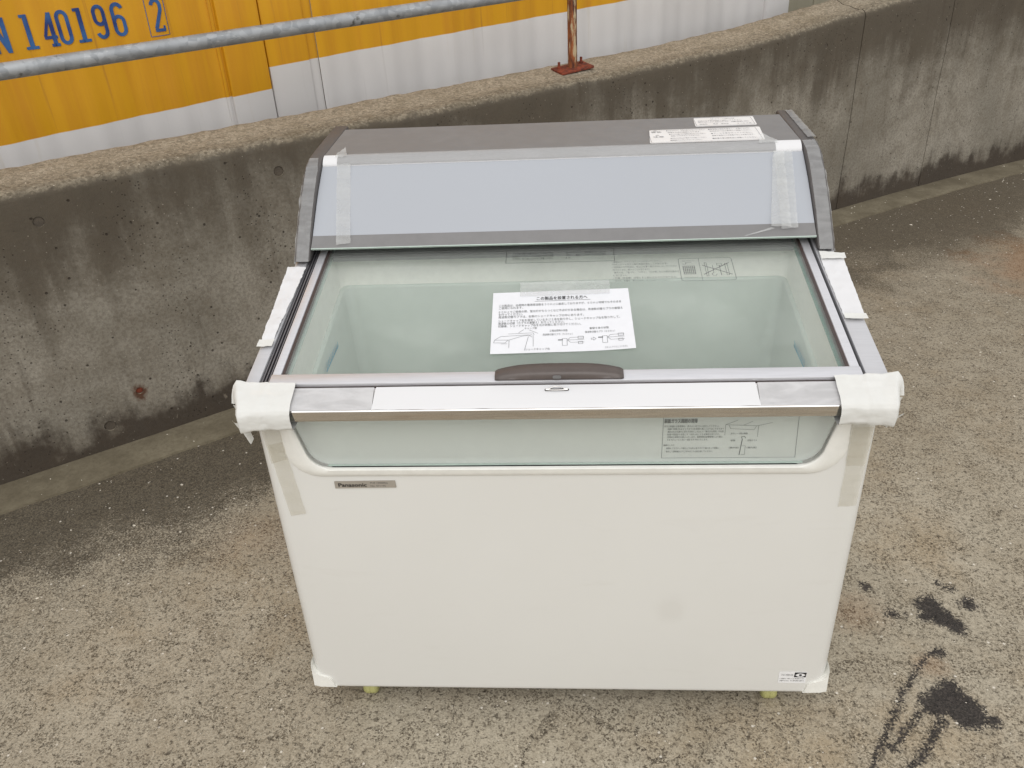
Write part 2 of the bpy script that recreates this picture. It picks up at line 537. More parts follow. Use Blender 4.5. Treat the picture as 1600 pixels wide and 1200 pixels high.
    # rusty patches
    for (cx, cy, r, a) in ((2.35, 2.55, 0.50, 0.38), (0.76, 0.30, 0.11, 0.20), (-0.95, 0.62, 0.20, 0.10), (0.9, 0.13, 0.06, 0.22)):
        dd = g.vmath('LENGTH', g.vmath('SUBTRACT', co, (cx, cy, 0)))
        dd = g.math('ADD', dd, g.math('MULTIPLY', g.math('SUBTRACT', mid, 0.5), r * 1.6))
        dd = g.math('ADD', dd, g.math('MULTIPLY', g.math('SUBTRACT', fine, 0.5), r * 0.8))
        c = g.mix(g.math('MULTIPLY', g.step(dd, r, r * 0.2), a), c, srgb(142, 94, 50))
    # hairline cracks
    dv = g.vmath('SUBTRACT', g.noise(co, 14, 5, 0.72, col=True), (0.5, 0.5, 0.5))
    cd = g.vmath('ADD', co, g.vmath('SCALE', dv, scale=0.10))
    ck = g.vor(g.map(cd, (1, 1, 1), loc=(0.35, 0.1, 0)), 2.6, 'DISTANCE_TO_EDGE')
    ckm = g.math('MULTIPLY', g.step(g.vmath('LENGTH', g.vmath('MULTIPLY', co, (1.0, 1.6, 0))), 0.62, 0.42), 0.85)
    crack = g.math('MULTIPLY', g.step(ck, 0.007, 0.001), ckm)
    c = g.mix(g.math('MULTIPLY', crack, 0.75), c, srgb(46, 39, 31))
    # oil drips: blobs and runs
    pc = g.vmath('ADD', co, g.vmath('SCALE', dv, scale=0.030))
    pb = g.vmath('ADD', co, g.vmath('SCALE', dv, scale=0.058))
    dmin = None
    for (cx, cy, r) in ((0.965, 0.325, 0.036), (0.985, 0.285, 0.034), (1.005, 0.255, 0.026), (0.945, 0.295, 0.022), (1.07, 0.335, 0.020), (1.045, 0.395, 0.012), (1.02, 0.41, 0.008), (0.862, 0.300, 0.013), (0.885, 0.292, 0.005),
                        (0.818, 0.395, 0.014), (0.928, 0.168, 0.014), (0.900, 0.020, 0.044), (0.925, -0.005, 0.046), (0.860, 0.012, 0.030), (0.915, 0.062, 0.022), (0.975, -0.028, 0.016), (0.73, -0.105, 0.012)):
        q = g.math('SUBTRACT', g.vmath('DISTANCE', pb, (cx, cy, 0)), r)
        dmin = q if dmin is None else g.math('MINIMUM', dmin, q)
    for (a, b, w) in (((0.920, 0.172), (0.893, 0.155), 0.0035), ((0.893, 0.155), (0.805, 0.05), 0.0045), ((0.805, 0.05), (0.640, -0.20), 0.0065),
                      ((0.835, 0.0), (0.735, -0.10), 0.006), ((0.865, -0.03), (0.70, -0.22), 0.0085)):
        A_ = Vector((a[0], a[1], 0)); B_ = Vector((b[0], b[1], 0)); D_ = B_ - A_
        pa = g.vmath('SUBTRACT', pc, tuple(A_))
        hh = g.math('DIVIDE', g.vmath('DOT_PRODUCT', pa, tuple(D_)), D_.length_squared, clamp=True)
        pr = g.n('ShaderNodeCombineXYZ')
        g.put(pr.inputs[0], g.math('MULTIPLY', hh, D_.x)); g.put(pr.inputs[1], g.math('MULTIPLY', hh, D_.y))
        q = g.math('SUBTRACT', g.vmath('DISTANCE', pa, pr.outputs[0]), w)
        dmin = g.math('MINIMUM', dmin, q)
    oil = g.step(g.math('ADD', dmin, g.math('MULTIPLY', g.math('SUBTRACT', sp[2], 0.5), 0.016)), 0.008, -0.006)
    c = g.mix(g.math('MULTIPLY', oil, 0.95), c, g.mix(g.step(g.math('ADD', sp[0], g.math('MULTIPLY', fine, 0.6)), 0.5, 1.5), srgb(30, 27, 28), srgb(72, 66, 62)))
    # white grit
    gd = g.vor(co, 42)
    gc = g.sep(g.vor(co, 42, 'F1', 'Color'))[2]
    c = g.mix(g.math('MULTIPLY', g.step(gd, 0.16, 0.10), g.step(gc, 0.965, 0.972)), c, srgb(214, 207, 194))
    gd2 = g.vor(co, 110)
    gc2 = g.sep(g.vor(co, 110, 'F1', 'Color'))[0]
    c = g.mix(g.math('MULTIPLY', g.step(gd2, 0.22, 0.14), g.step(gc2, 0.955, 0.965)), c, srgb(212, 204, 190))
    h = g.math('SUBTRACT', g.math('MULTIPLY', sp[0], 0.35), g.math('MULTIPLY', pit, 0.9))
    h = g.math('SUBTRACT', h, g.math('MULTIPLY', vfine, 0.8))
    g.bsdf(c, g.step(oil, 0, 1, 0.92, 0.6), 0, g.bump(h, 0.6, 0.004), 0.25)
    MAT['ramp_concrete'] = g.m


build_materials()


# ------------------------------------------------------------------ mesh helpers
def link(name, bm_or_mesh, mat=None, parent=None, smooth=None, props=None):
    if isinstance(bm_or_mesh, bmesh.types.BMesh):
        bm_or_mesh.normal_update()
        me = bpy.data.meshes.new(name)
        bm_or_mesh.to_mesh(me)
        bm_or_mesh.free()
    else:
        me = bm_or_mesh
    if mat is not None and not me.materials:
        me.materials.append(MAT[mat])
    if smooth is not None:
        for p in me.polygons:
            p.use_smooth = True
        me.set_sharp_from_angle(angle=R(smooth))
    ob = bpy.data.objects.new(name, me)
    COL.objects.link(ob)
    if parent is not None:
        ob.parent = parent
    for k, v in (props or {}).items():
        ob[k] = v
    return ob


def empty(name, loc, label, category, rz=0.0, group=None):
    o = bpy.data.objects.new(name, None)
    COL.objects.link(o)
    o.location = loc
    o.rotation_euler = (0, 0, rz)
    o['label'] = label
    o['category'] = category
    if group:
        o['group'] = group
    o.empty_display_size = 0.1
    bpy.context.view_layer.update()
    return o


def box_bm(x0, x1, y0, y1, z0, z1, bev=0.0, seg=2):
    bm = bmesh.new()
    bmesh.ops.create_cube(bm, size=1.0)
    for v in bm.verts:
        v.co = Vector(((x0 + x1) / 2 + v.co.x * (x1 - x0), (y0 + y1) / 2 + v.co.y * (y1 - y0), (z0 + z1) / 2 + v.co.z * (z1 - z0)))
    if bev:
        bmesh.ops.bevel(bm, geom=bm.edges[:], offset=bev, segments=seg, profile=0.5, affect='EDGES')
    return bm


def prism_bm(outline, axis, a, b, bev=0.0, seg=2):
    """outline in the plane across `axis`: 'x' -> (y,z), 'y' -> (x,z), 'z' -> (x,y); extruded from a to b"""
    bm = bmesh.new()
    def P(p, t):
        return {'x': (t, p[0], p[1]), 'y': (p[0], t, p[1]), 'z': (p[0], p[1], t)}[axis]
    lo = [bm.verts.new(P(p, a)) for p in outline]
    hi = [bm.verts.new(P(p, b)) for p in outline]
    n = len(outline)
    bm.faces.new(lo)
    bm.faces.new(hi[::-1])
    for i in range(n):
        j = (i + 1) % n
        bm.faces.new((lo[j], lo[i], hi[i], hi[j]))
    bmesh.ops.recalc_face_normals(bm, faces=bm.faces[:])
    if bev:
        bmesh.ops.bevel(bm, geom=bm.edges[:], offset=bev, segments=seg, profile=0.5, affect='EDGES', clamp_overlap=True)
    return bm


def grid_bm(fn, nu, nv, close_v=False):
    bm = bmesh.new()
    vv = [[bm.verts.new(fn(i / nu, j / nv)) for j in range(nv + (0 if close_v else 1))] for i in range(nu + 1)]
    m = len(vv[0])
    for i in range(nu):
        for j in range(nv):
            bm.faces.new((vv[i][j], vv[i + 1][j], vv[i + 1][(j + 1) % m], vv[i][(j + 1) % m]))
    return bm


def tube_bm(pts, rad, seg=16, caps=True):
    bm = bmesh.new()
    rings = []
    for i, p in enumerate(pts):
        p = Vector(p)
        d = (Vector(pts[min(i + 1, len(pts) - 1)]) - Vector(pts[max(i - 1, 0)])).normalized()
        a = d.cross(Vector((0, 0, 1)))
        if a.length < 1e-3:
            a = Vector((1, 0, 0))
        a.normalize()
        b = a.cross(d).normalized()
        r = rad[i] if isinstance(rad, (list, tuple)) else rad
        rings.append([bm.verts.new(p + a * math.cos(t * 2 * math.pi / seg) * r + b * math.sin(t * 2 * math.pi / seg) * r) for t in range(seg)])
    for i in range(len(rings) - 1):
        for t in range(seg):
            u = (t + 1) % seg
            bm.faces.new((rings[i][t], rings[i][u], rings[i + 1][u], rings[i + 1][t]))
    if caps:
        bm.faces.new(rings[0][::-1])
        bm.faces.new(rings[-1])
    bmesh.ops.recalc_face_normals(bm, faces=bm.faces[:])
    return bm


def boolean(bm_a, cutters):
    """difference, evaluated through temporary objects"""
    def ob(bm):
        me = bpy.data.meshes.new('tmp')
        bmesh.ops.recalc_face_normals(bm, faces=bm.faces[:])
        bm.to_mesh(me)
        bm.free()
        o = bpy.data.objects.new('tmp', me)
        COL.objects.link(o)
        return o
    a = ob(bm_a)
    cs = [ob(c) for c in cutters]
    for c in cs:
        m = a.modifiers.new('b', 'BOOLEAN')
        m.operation = 'DIFFERENCE'
        m.solver = 'EXACT'
        m.object = c
    dg = bpy.context.evaluated_depsgraph_get()
    dg.update()
    me = bpy.data.meshes.new_from_object(a.evaluated_get(dg), depsgraph=dg)
    for o in [a] + cs:
        bpy.data.objects.remove(o)
    return me


class Frame:
    """flat local frame: u, v in the sheet, h off it"""
    def __init__(self, o, u, v):
        self.o = Vector(o); self.u = Vector(u).normalized(); self.v = Vector(v).normalized(); self.n = self.u.cross(self.v)

    def __call__(self, a, b, h=0.0):
        return self.o + self.u * a + self.v * b + self.n * h


def slab_bm(fr, poly, h0, h1):
    bm = bmesh.new()
    lo = [bm.verts.new(fr(a, b, h0)) for a, b in poly]
    hi = [bm.verts.new(fr(a, b, h1)) for a, b in poly]
    n = len(poly)
    bm.faces.new(lo[::-1])
    bm.faces.new(hi)
    for i in range(n):
        j = (i + 1) % n
        bm.faces.new((lo[i], lo[j], hi[j], hi[i]))
    bmesh.ops.recalc_face_normals(bm, faces=bm.faces[:])
    return bm


def rect(u0, u1, v0, v1):
    return [(u0, v0), (u1, v0), (u1, v1), (u0, v1)]


def round_rect(u0, u1, v0, v1, r, seg=4):
    out = []
    for cx, cy, a0 in ((u1 - r, v1 - r, 0), (u0 + r, v1 - r, 90), (u0 + r, v0 + r, 180), (u1 - r, v0 + r, 270)):
        for k in range(seg + 1):
            a = R(a0 + 90 * k / seg)
            out.append((cx + r * math.cos(a), cy + r * math.sin(a)))
    return out


_glyph_cache = {}


def glyphs(s):
    """flat mesh of one line of type: (verts2d, faces, xmin, xmax, ymin, ymax)"""
    if s in _glyph_cache:
        return _glyph_cache[s]
    cu_ = bpy.data.curves.new('t', 'FONT')
    cu_.body = s
    cu_.size = 1.0
    cu_.resolution_u = 2
    ob = bpy.data.objects.new('t', cu_)
    COL.objects.link(ob)
    dg = bpy.context.evaluated_depsgraph_get()
    dg.update()
    me = bpy.data.meshes.new_from_object(ob.evaluated_get(dg), depsgraph=dg)
    vs_ = [(v.co.x, v.co.y) for v in me.vertices]
    fs = [tuple(p.vertices) for p in me.polygons]
    bpy.data.objects.remove(ob)
    bpy.data.curves.remove(cu_)
    bpy.data.meshes.remove(me)
    if not vs_:
        vs_ = [(0, 0)]
    xs = [v[0] for v in vs_]; ys = [v[1] for v in vs_]
    _glyph_cache[s] = (vs_, fs, min(xs), max(xs), min(ys), max(ys))
    return _glyph_cache[s]


class Print:
    """collects flat type and line work laid on one frame"""
    def __init__(self, fr, h=0.0006):
        self.fr, self.h, self.v, self.f = fr, h, [], []

    def text(self, s, u, v, size, width=None, align='l', bold=0.0):
        vs_, fs, x0, x1, y0, y1 = glyphs(s)
        sx = size if width is None else width / max(1e-6, x1 - x0)
        off = {'l': -x0 * sx, 'c': -(x0 + x1) / 2 * sx, 'r': -x1 * sx}[align]
        for rep in ((0, 0), (bold, 0), (bold, bold * 0.6), (0, bold * 0.6)) if bold else ((0, 0),):
            b = len(self.v)
            self.v += [self.fr(u + off + x * sx + rep[0], v + y * size + rep[1], self.h + (0.00002 * len(self.v) / 4000)) for x, y in vs_]
            self.f += [tuple(b + i for i in f) for f in fs]
        return self

    def line(self, pts, w):
        for (a, b) in zip(pts[:-1], pts[1:]):
            dx, dy = b[0] - a[0], b[1] - a[1]
            l = math.hypot(dx, dy) or 1
            nx, ny = -dy / l * w / 2, dx / l * w / 2
            ex, ey = dx / l * w / 2, dy / l * w / 2
            k = len(self.v)
            self.v += [self.fr(p, q, self.h) for p, q in ((a[0] + nx - ex, a[1] + ny - ey), (a[0] - nx - ex, a[1] - ny - ey), (b[0] - nx + ex, b[1] - ny + ey), (b[0] + nx + ex, b[1] + ny + ey))]
            self.f.append((k, k + 1, k + 2, k + 3))
        return self

    def poly(self, pts):
        k = len(self.v)
        self.v += [self.fr(p, q, self.h) for p, q in pts]
        self.f.append(tuple(range(k, k + len(pts))))
        return self

    def make(self, name, mat, parent):
        me = bpy.data.meshes.new(name)
        me.from_pydata([tuple(p) for p in self.v], [], self.f)
        return link(name, me, mat, parent)


def wob(p, s, a):
    return noise.noise(Vector(p) * s) * a


def tape(name, fr, a, b, c, d, h, mat, parent, wr=0.0012, nu=10, nv=24):
    """a sheet of tape with corners a b c d (u,v) in frame, laid h above it, creased and slightly lifted"""
    seed = random.random() * 50
    def fn(i, j):
        p0 = (a[0] + (b[0] - a[0]) * i, a[1] + (b[1] - a[1]) * i)
        p1 = (d[0] + (c[0] - d[0]) * i, d[1] + (c[1] - d[1]) * i)
        u = p0[0] + (p1[0] - p0[0]) * j
        v = p0[1] + (p1[1] - p0[1]) * j
        e = noise.noise(Vector((u * 60 + seed, v * 60, 0)))
        jag = 0.0012 * noise.noise(Vector((u * 130, v * 130, seed))) if i in (0.0, 1.0) or j in (0.0, 1.0) else 0
        return fr(u + jag, v + jag, h + abs(e) * wr + abs(noise.noise(Vector((u * 22, v * 22, seed)))) * wr)
    return link(name, grid_bm(fn, nu, nv), mat, parent, 60)


# ================================================================== SETTING
# ground: one sheet, fine near the camera
def ground():
    me = bpy.data.meshes.new('ground')
    xs = [-2000, -120, -30, -8] + [-4 + 0.25 * k for k in range(37)] + [8, 30, 120, 2000]
    ys = [-2000, -120, -30, -8] + [-3 + 0.25 * k for k in range(41)] + [12, 30, 120, 2000]
    vs_ = [(x, y, 0) for x in xs for y in ys]
    n = len(ys)
    fs = [(i * n + j, (i + 1) * n + j, (i + 1) * n + j + 1, i * n + j + 1) for i in range(len(xs) - 1) for j in range(n - 1)]
    me.from_pydata(vs_, [], fs)
    link('ground', me, 'ramp_concrete', props={'kind': 'structure'})


ground()


def wall_curve(s):
    q = min(max(s, -0.6), 6.2)
    f = lambda t: -0.002 * 0 + -0.007 + 0.0212 * t + 0.0108 * t * t - 0.00236 * t ** 3
    v = f(q)
    if s > q:
        v += (s - q) * -0.06
    return v


def interp(tab, s):
    if s <= tab[0][0]:
        return tab[0][1] + (s - tab[0][0]) * (tab[1][1] - tab[0][1]) / (tab[1][0] - tab[0][0])
    for (a, va), (b, vb) in zip(tab[:-1], tab[1:]):
        if s <= b:
            return va + (vb - va) * (s - a) / (b - a)
    (a, va), (b, vb) = tab[-2:]
    return vb + (s - b) * (vb - va) / (b - a)


_zt = [(0.0, 0.968), (1.0, 0.979), (2.0, 0.985), (2.9, 0.992), (3.5, 1.009), (3.9, 1.036), (4.3, 1.076), (5.2, 1.15), (7.0, 1.26)]


def wall_top(s):
    return sum(interp(_zt, s + d) for d in (-0.4, -0.2, 0, 0.2, 0.4)) / 5


def wp(s, o, z):
    """wall-local point with the wall's slight bend"""
    return Vector((s, o + wall_curve(s), z))


def wall():
    root = empty('concrete_wall', WA, 'long weathered grey concrete retaining wall running behind the freezer', 'wall', WANG)
    T = 0.25
    def section(s):
        z = wall_top(s)
        zb = z + 0.022 + 0.004 * max(0, min(s, 4.5))
        pts = []
        for k in range(26):
            pts.append((0.0, -0.05 + (z - 0.03 + 0.05) * k / 25))
        for k in range(1, 7):
            a = R(90 * k / 6)
            pts.append((0.045 - 0.045 * math.cos(a), z - 0.030 + 0.034 * math.sin(a)))
        for k in range(1, 12):
            t = k / 12
            pts.append((0.045 + (T - 0.075) * t, z + 0.004 + (zb - z - 0.004) * t))
        for k in range(0, 6):
            a = R(90 * k / 5)
            pts.append((T - 0.03 + 0.03 * math.sin(a), zb - 0.03 + 0.03 * math.cos(a)))
        pts.append((T, -0.05))
        return pts
    def panel(s0, s1, holes):
        n = max(8, int((s1 - s0) / 0.03))
        bm = bmesh.new()
        rings = []
        for i in range(n + 1):
            s = s0 + (s1 - s0) * i / n
            e = 0.006 if i in (0, n) else 0.0        # chamfered arris at the joint
            ring = []
            for k, (o, z) in enumerate(section(s)):
                w = noise.noise(Vector((s * 3, z * 3, o * 3))) * 0.004
                if k >= 27:
                    w += noise.noise(Vector((s * 45, z * 45, o * 45))) * 0.0035 + noise.noise(Vector((s * 14, z * 14, o * 14))) * 0.004
                oo = o + (e if k < 40 else -e)
                ring.append(bm.verts.new(wp(s, oo + (w if k < 27 else 0), z - (e if 30 < k < 42 else 0) + (w if k >= 27 else 0))))
            rings.append(ring)
        m = len(rings[0])
        for i in range(n):
            for k in range(m):
                l = (k + 1) % m
                bm.faces.new((rings[i][k], rings[i][l], rings[i + 1][l], rings[i + 1][k]))
        bm.faces.new(rings[0][::-1])
        bm.faces.new(rings[-1])
        bmesh.ops.recalc_face_normals(bm, faces=bm.faces[:])
        if holes:
            cut = []
            for (s, z, r) in holes:
                c0 = wp(s, -0.03, z)
                c1 = wp(s, 0.008, z)
                cut.append(tube_bm([c0, c1], [r * 1.25, r], 20))
            me = boolean(bm, cut)
            return link('wall_panel', me, 'wall_concrete', root, 50)
        return link('wall_panel', bm, 'wall_concrete', root, 50)
    ties = [(1.174, 0.872, 0.017), (0.39, 0.104, 0.019), (0.387, 0.868, 0.016), (0.518, 0.204, 0.012), (4.12, 0.94, 0.013)]
    panel(-1.6, 4.397, ties)
    panel(4.403, 5.117, None)
    panel(5.123, 15.0, None)
    # joint filler behind the panels
    link('joint_filler', grid_bm(lambda i, j: wp(4.39 + 0.74 * i, 0.03, -0.02 + 1.05 * j), 4, 2), 'rubber', root)
    for k, (s, z, r) in enumerate(ties):
        bm = tube_bm([wp(s, 0.0035, z), wp(s, 0.0075, z)], [r * 0.96, r * 1.0], 18)
        link('tie_plug', bm, 'rust' if k == 3 else 'tie_mortar', root, 40)


def gutter():
    def fn(i, j):
        s = -1.6 + 16.6 * i
        prof = [(0.0, 0.013), (-0.155, 0.011), (-0.166, 0.008), (-0.170, -0.01)]
        o, z = prof[int(round(j * 3))]
        nb = noise.noise(Vector((s * 6, 0, 0))) * 0.006 + noise.noise(Vector((s * 40, 3, 0))) * 0.003
        p = wp(s, o + (nb if j > 0.3 else 0), z)
        return WA + WT * p.x + WN * p.y + Vector((0, 0, p.z))
    bm = grid_bm(fn, 500, 3)
    bmesh.ops.reverse_faces(bm, faces=bm.faces[:])
    ob = link('foot_strip', bm, 'strip_concrete', None, 50, {'kind': 'structure'})
    return ob


wall()
gutter()


def grit():
    rnd = random.Random(4)
    bm = bmesh.new()
    for k in range(300):
        if k < 200:
            s_ = rnd.uniform(-0.3, 7.0); o_ = -0.02 - abs(rnd.gauss(0, 0.26))
            q = wp(s_, o_, 0)
            p = WA + WT * q.x + WN * q.y
            z = 0.0125 if o_ > -0.15 else 0.0
        else:
            p = Vector((rnd.uniform(-2.0, 2.2), rnd.uniform(-0.4, 1.8), 0)); z = 0.0
        if -0.62 < p.x < 0.62 and -0.02 < p.y < 0.95:
            continue
        r = rnd.choice((0.0012, 0.0016, 0.002, 0.0025, 0.0042)) * rnd.uniform(0.8, 1.3)
        a = rnd.uniform(0, 6.28); el = rnd.uniform(1.0, 2.2)
        top = bm.verts.new((p.x, p.y, z + r * 0.9))
        ring = []
        for t in range(5):
            an = a + t * 6.283 / 5
            ex, ey = math.cos(an) * r * el * rnd.uniform(0.7, 1.2), math.sin(an) * r * rnd.uniform(0.7, 1.2)
            ring.append(bm.verts.new((p.x + ex * math.cos(a) - ey * math.sin(a), p.y + ex * math.sin(a) + ey * math.cos(a), z - 0.0003)))
        for t in range(5):
            bm.faces.new((ring[t], ring[(t + 1) % 5], top))
    ob = link('loose_grit', bm, 'grit', None, 60, {'kind': 'stuff', 'label': 'pale loose grit scattered on the ramp along the wall', 'category': 'grit'})


grit()


# ------------------------------------------------------------------ handrail on the wall
def handrail():
    root = empty('handrail', WA, 'galvanised pipe handrail on a rusty post bolted to the concrete wall', 'railing', WANG)
    rz = lambda s: 1.288 + 0.022 * s
    pts = [wp(s, 0.12, rz(s)) for s in [-1.6 + 0.2 * k for k in range(83)]]
    link('rail_pipe', tube_bm(pts, 0.0248, 24), 'galvanised', root, 60)
    for s in (-0.62, 2.60, 5.82, 9.04, 12.26):
        zb = wall_top(s) + 0.028
        link('post', tube_bm([wp(s, 0.135, zb), wp(s, 0.135, zb + 0.2), wp(s, 0.135, rz(s) + 0.01)], 0.0205, 20), 'flaking_paint', root, 60)
        bm = box_bm(s - 0.085, s + 0.085, 0.135 - 0.045, 0.135 + 0.045, zb - 0.006, zb + 0.004, 0.002)
        for v in bm.verts:
            v.co.y += wall_curve(s)
            v.co.z += (v.co.x - s) * 0.06 + (v.co.y - wall_curve(s) - 0.135) * 0.12
        link('base_plate', bm, 'rust', root, 40)
        for ds, do in ((-0.06, 0.02), (0.062, 0.02)):
            c = wp(s + ds, 0.135 + do, zb + ds * 0.06)
            b2 = tube_bm([c, c + Vector((0, 0, 0.013))], 0.011, 6)
            t2 = tube_bm([c + Vector((0, 0, 0.012)), c + Vector((0, 0, 0.032))], 0.0058, 10)
            me = bpy.data.meshes.new('t')
            t2.to_mesh(me)
            t2.free()
            b2.from_mesh(me)
            bpy.data.meshes.remove(me)
            link('anchor_bolt', b2, 'rust', root, 40)


handrail()


# ------------------------------------------------------------------ shipping containers beyond the wall
CO = 0.56           # face of the containers, across from the wall face


def corr(s, phase, per=0.30, depth=0.016):
    t = ((s - phase) / per) % 1.0
    return depth * (0.5 - 0.5 * math.cos(2 * math.pi * (t + 0.08 * math.sin(4 * math.pi * t))))
    a = 0.25
    if t < a:
        return 0.0
    if t < 0.5:
        return depth * (t - a) / (0.5 - a)
    if t < 0.5 + a:
        return depth
    return depth * (1 - (t - 0.5 - a) / (0.5 - a))


def stroke_mesh(bm, pts, w, place, closed=False):
    """thick polyline with mitred joins, finely split, dropped on a surface by place(u, v)"""
    P = [Vector((p[0], p[1])) for p in pts]
    fine = []
    n = len(P)
    for i in range(n if closed else n - 1):
        a, b = P[i], P[(i + 1) % n]
        k = max(1, int((b - a).length / 0.006))
        fine += [a.lerp(b, t / k) for t in range(k)]
    if not closed:
        fine.append(P[-1])
    m = len(fine)
    prev = None
    first = None
    for i, p in enumerate(fine):
        q0 = fine[(i - 1) % m] if closed or i else p
        q1 = fine[(i + 1) % m] if closed or i < m - 1 else p
        d = (q1 - q0).normalized()
        nn = Vector((-d.y, d.x)) * w / 2
        cur = [bm.verts.new(place(*(p + nn))), bm.verts.new(place(*p)), bm.verts.new(place(*(p - nn)))]
        if prev:
            bm.faces.new((prev[0], prev[1], cur[1], cur[0]))
            bm.faces.new((prev[1], prev[2], cur[2], cur[1]))
        else:
            first = cur
        prev = cur
    if closed:
        bm.faces.new((prev[0], prev[1], first[1], first[0]))
        bm.faces.new((prev[1], prev[2], first[2], first[1]))


def arc(cx, cy, rx, ry, a0, a1, n=14):
    return [(cx + rx * math.cos(R(a0 + (a1 - a0) * k / n)), cy + ry * math.sin(R(a0 + (a1 - a0) * k / n))) for k in range(n + 1)]


def digit(ch):
    """strokes of a slab-footed stencil digit in a box 0.40 wide, 1.0 tall: (points, closed, width factor)"""
    if ch == '1':
        return [([(0.20, 0.0), (0.20, 1.0)], 0, 1.25), ([(-0.02, 0.045), (0.42, 0.045)], 0, 0.8), ([(0.02, 0.955), (0.22, 0.955)], 0, 0.8)]
    if ch == '0':
        return [(arc(0.2, 0.78, 0.17, 0.17, 0, 180) + arc(0.2, 0.22, 0.17, 0.17, 180, 360), 1, 1.0)]
    if ch == '4':
        return [([(0.30, 0.0), (0.30, 0.98)], 0, 1.15), ([(0.29, 0.97), (0.02, 0.30)], 0, 0.8), ([(-0.02, 0.27), (0.42, 0.27)], 0, 0.85), ([(0.16, 0.045), (0.44, 0.045)], 0, 0.8)]
    if ch == '9':
        return [(arc(0.2, 0.78, 0.17, 0.17, 0, 180) + arc(0.2, 0.60, 0.17, 0.17, 180, 360), 1, 1.0), ([(0.37, 0.78), (0.37, 0.22)] + arc(0.2, 0.22, 0.17, 0.17, 0, -165)[1:], 0, 1.05)]
    if ch == '6':
        return [(arc(0.2, 0.42, 0.17, 0.17, 0, 180) + arc(0.2, 0.22, 0.17, 0.17, 180, 360), 1, 1.0), ([(0.03, 0.22), (0.03, 0.78)] + arc(0.2, 0.78, 0.17, 0.17, 180, 15)[1:], 0, 1.05)]
    if ch == '2':
        return [(arc(0.2, 0.78, 0.17, 0.17, 170, 0) + [(0.36, 0.66), (0.06, 0.10)], 0, 1.0), ([(0.0, 0.05), (0.40, 0.05)], 0, 0.9), ([(0.385, 0.02), (0.385, 0.18)], 0, 0.6)]
    if ch == 'N':
        return [([(0.03, 0.0), (0.03, 1.0)], 0, 1.0), ([(0.03, 0.97), (0.37, 0.03)], 0, 1.2), ([(0.37, 0.0), (0.37, 1.0)], 0, 1.2)]
    if ch == 'U':
        return [([(0.03, 1.0), (0.03, 0.2)] + arc(0.2, 0.2, 0.17, 0.17, 180, 360)[1:] + [(0.37, 1.0)], 0, 1.1)]
    return []


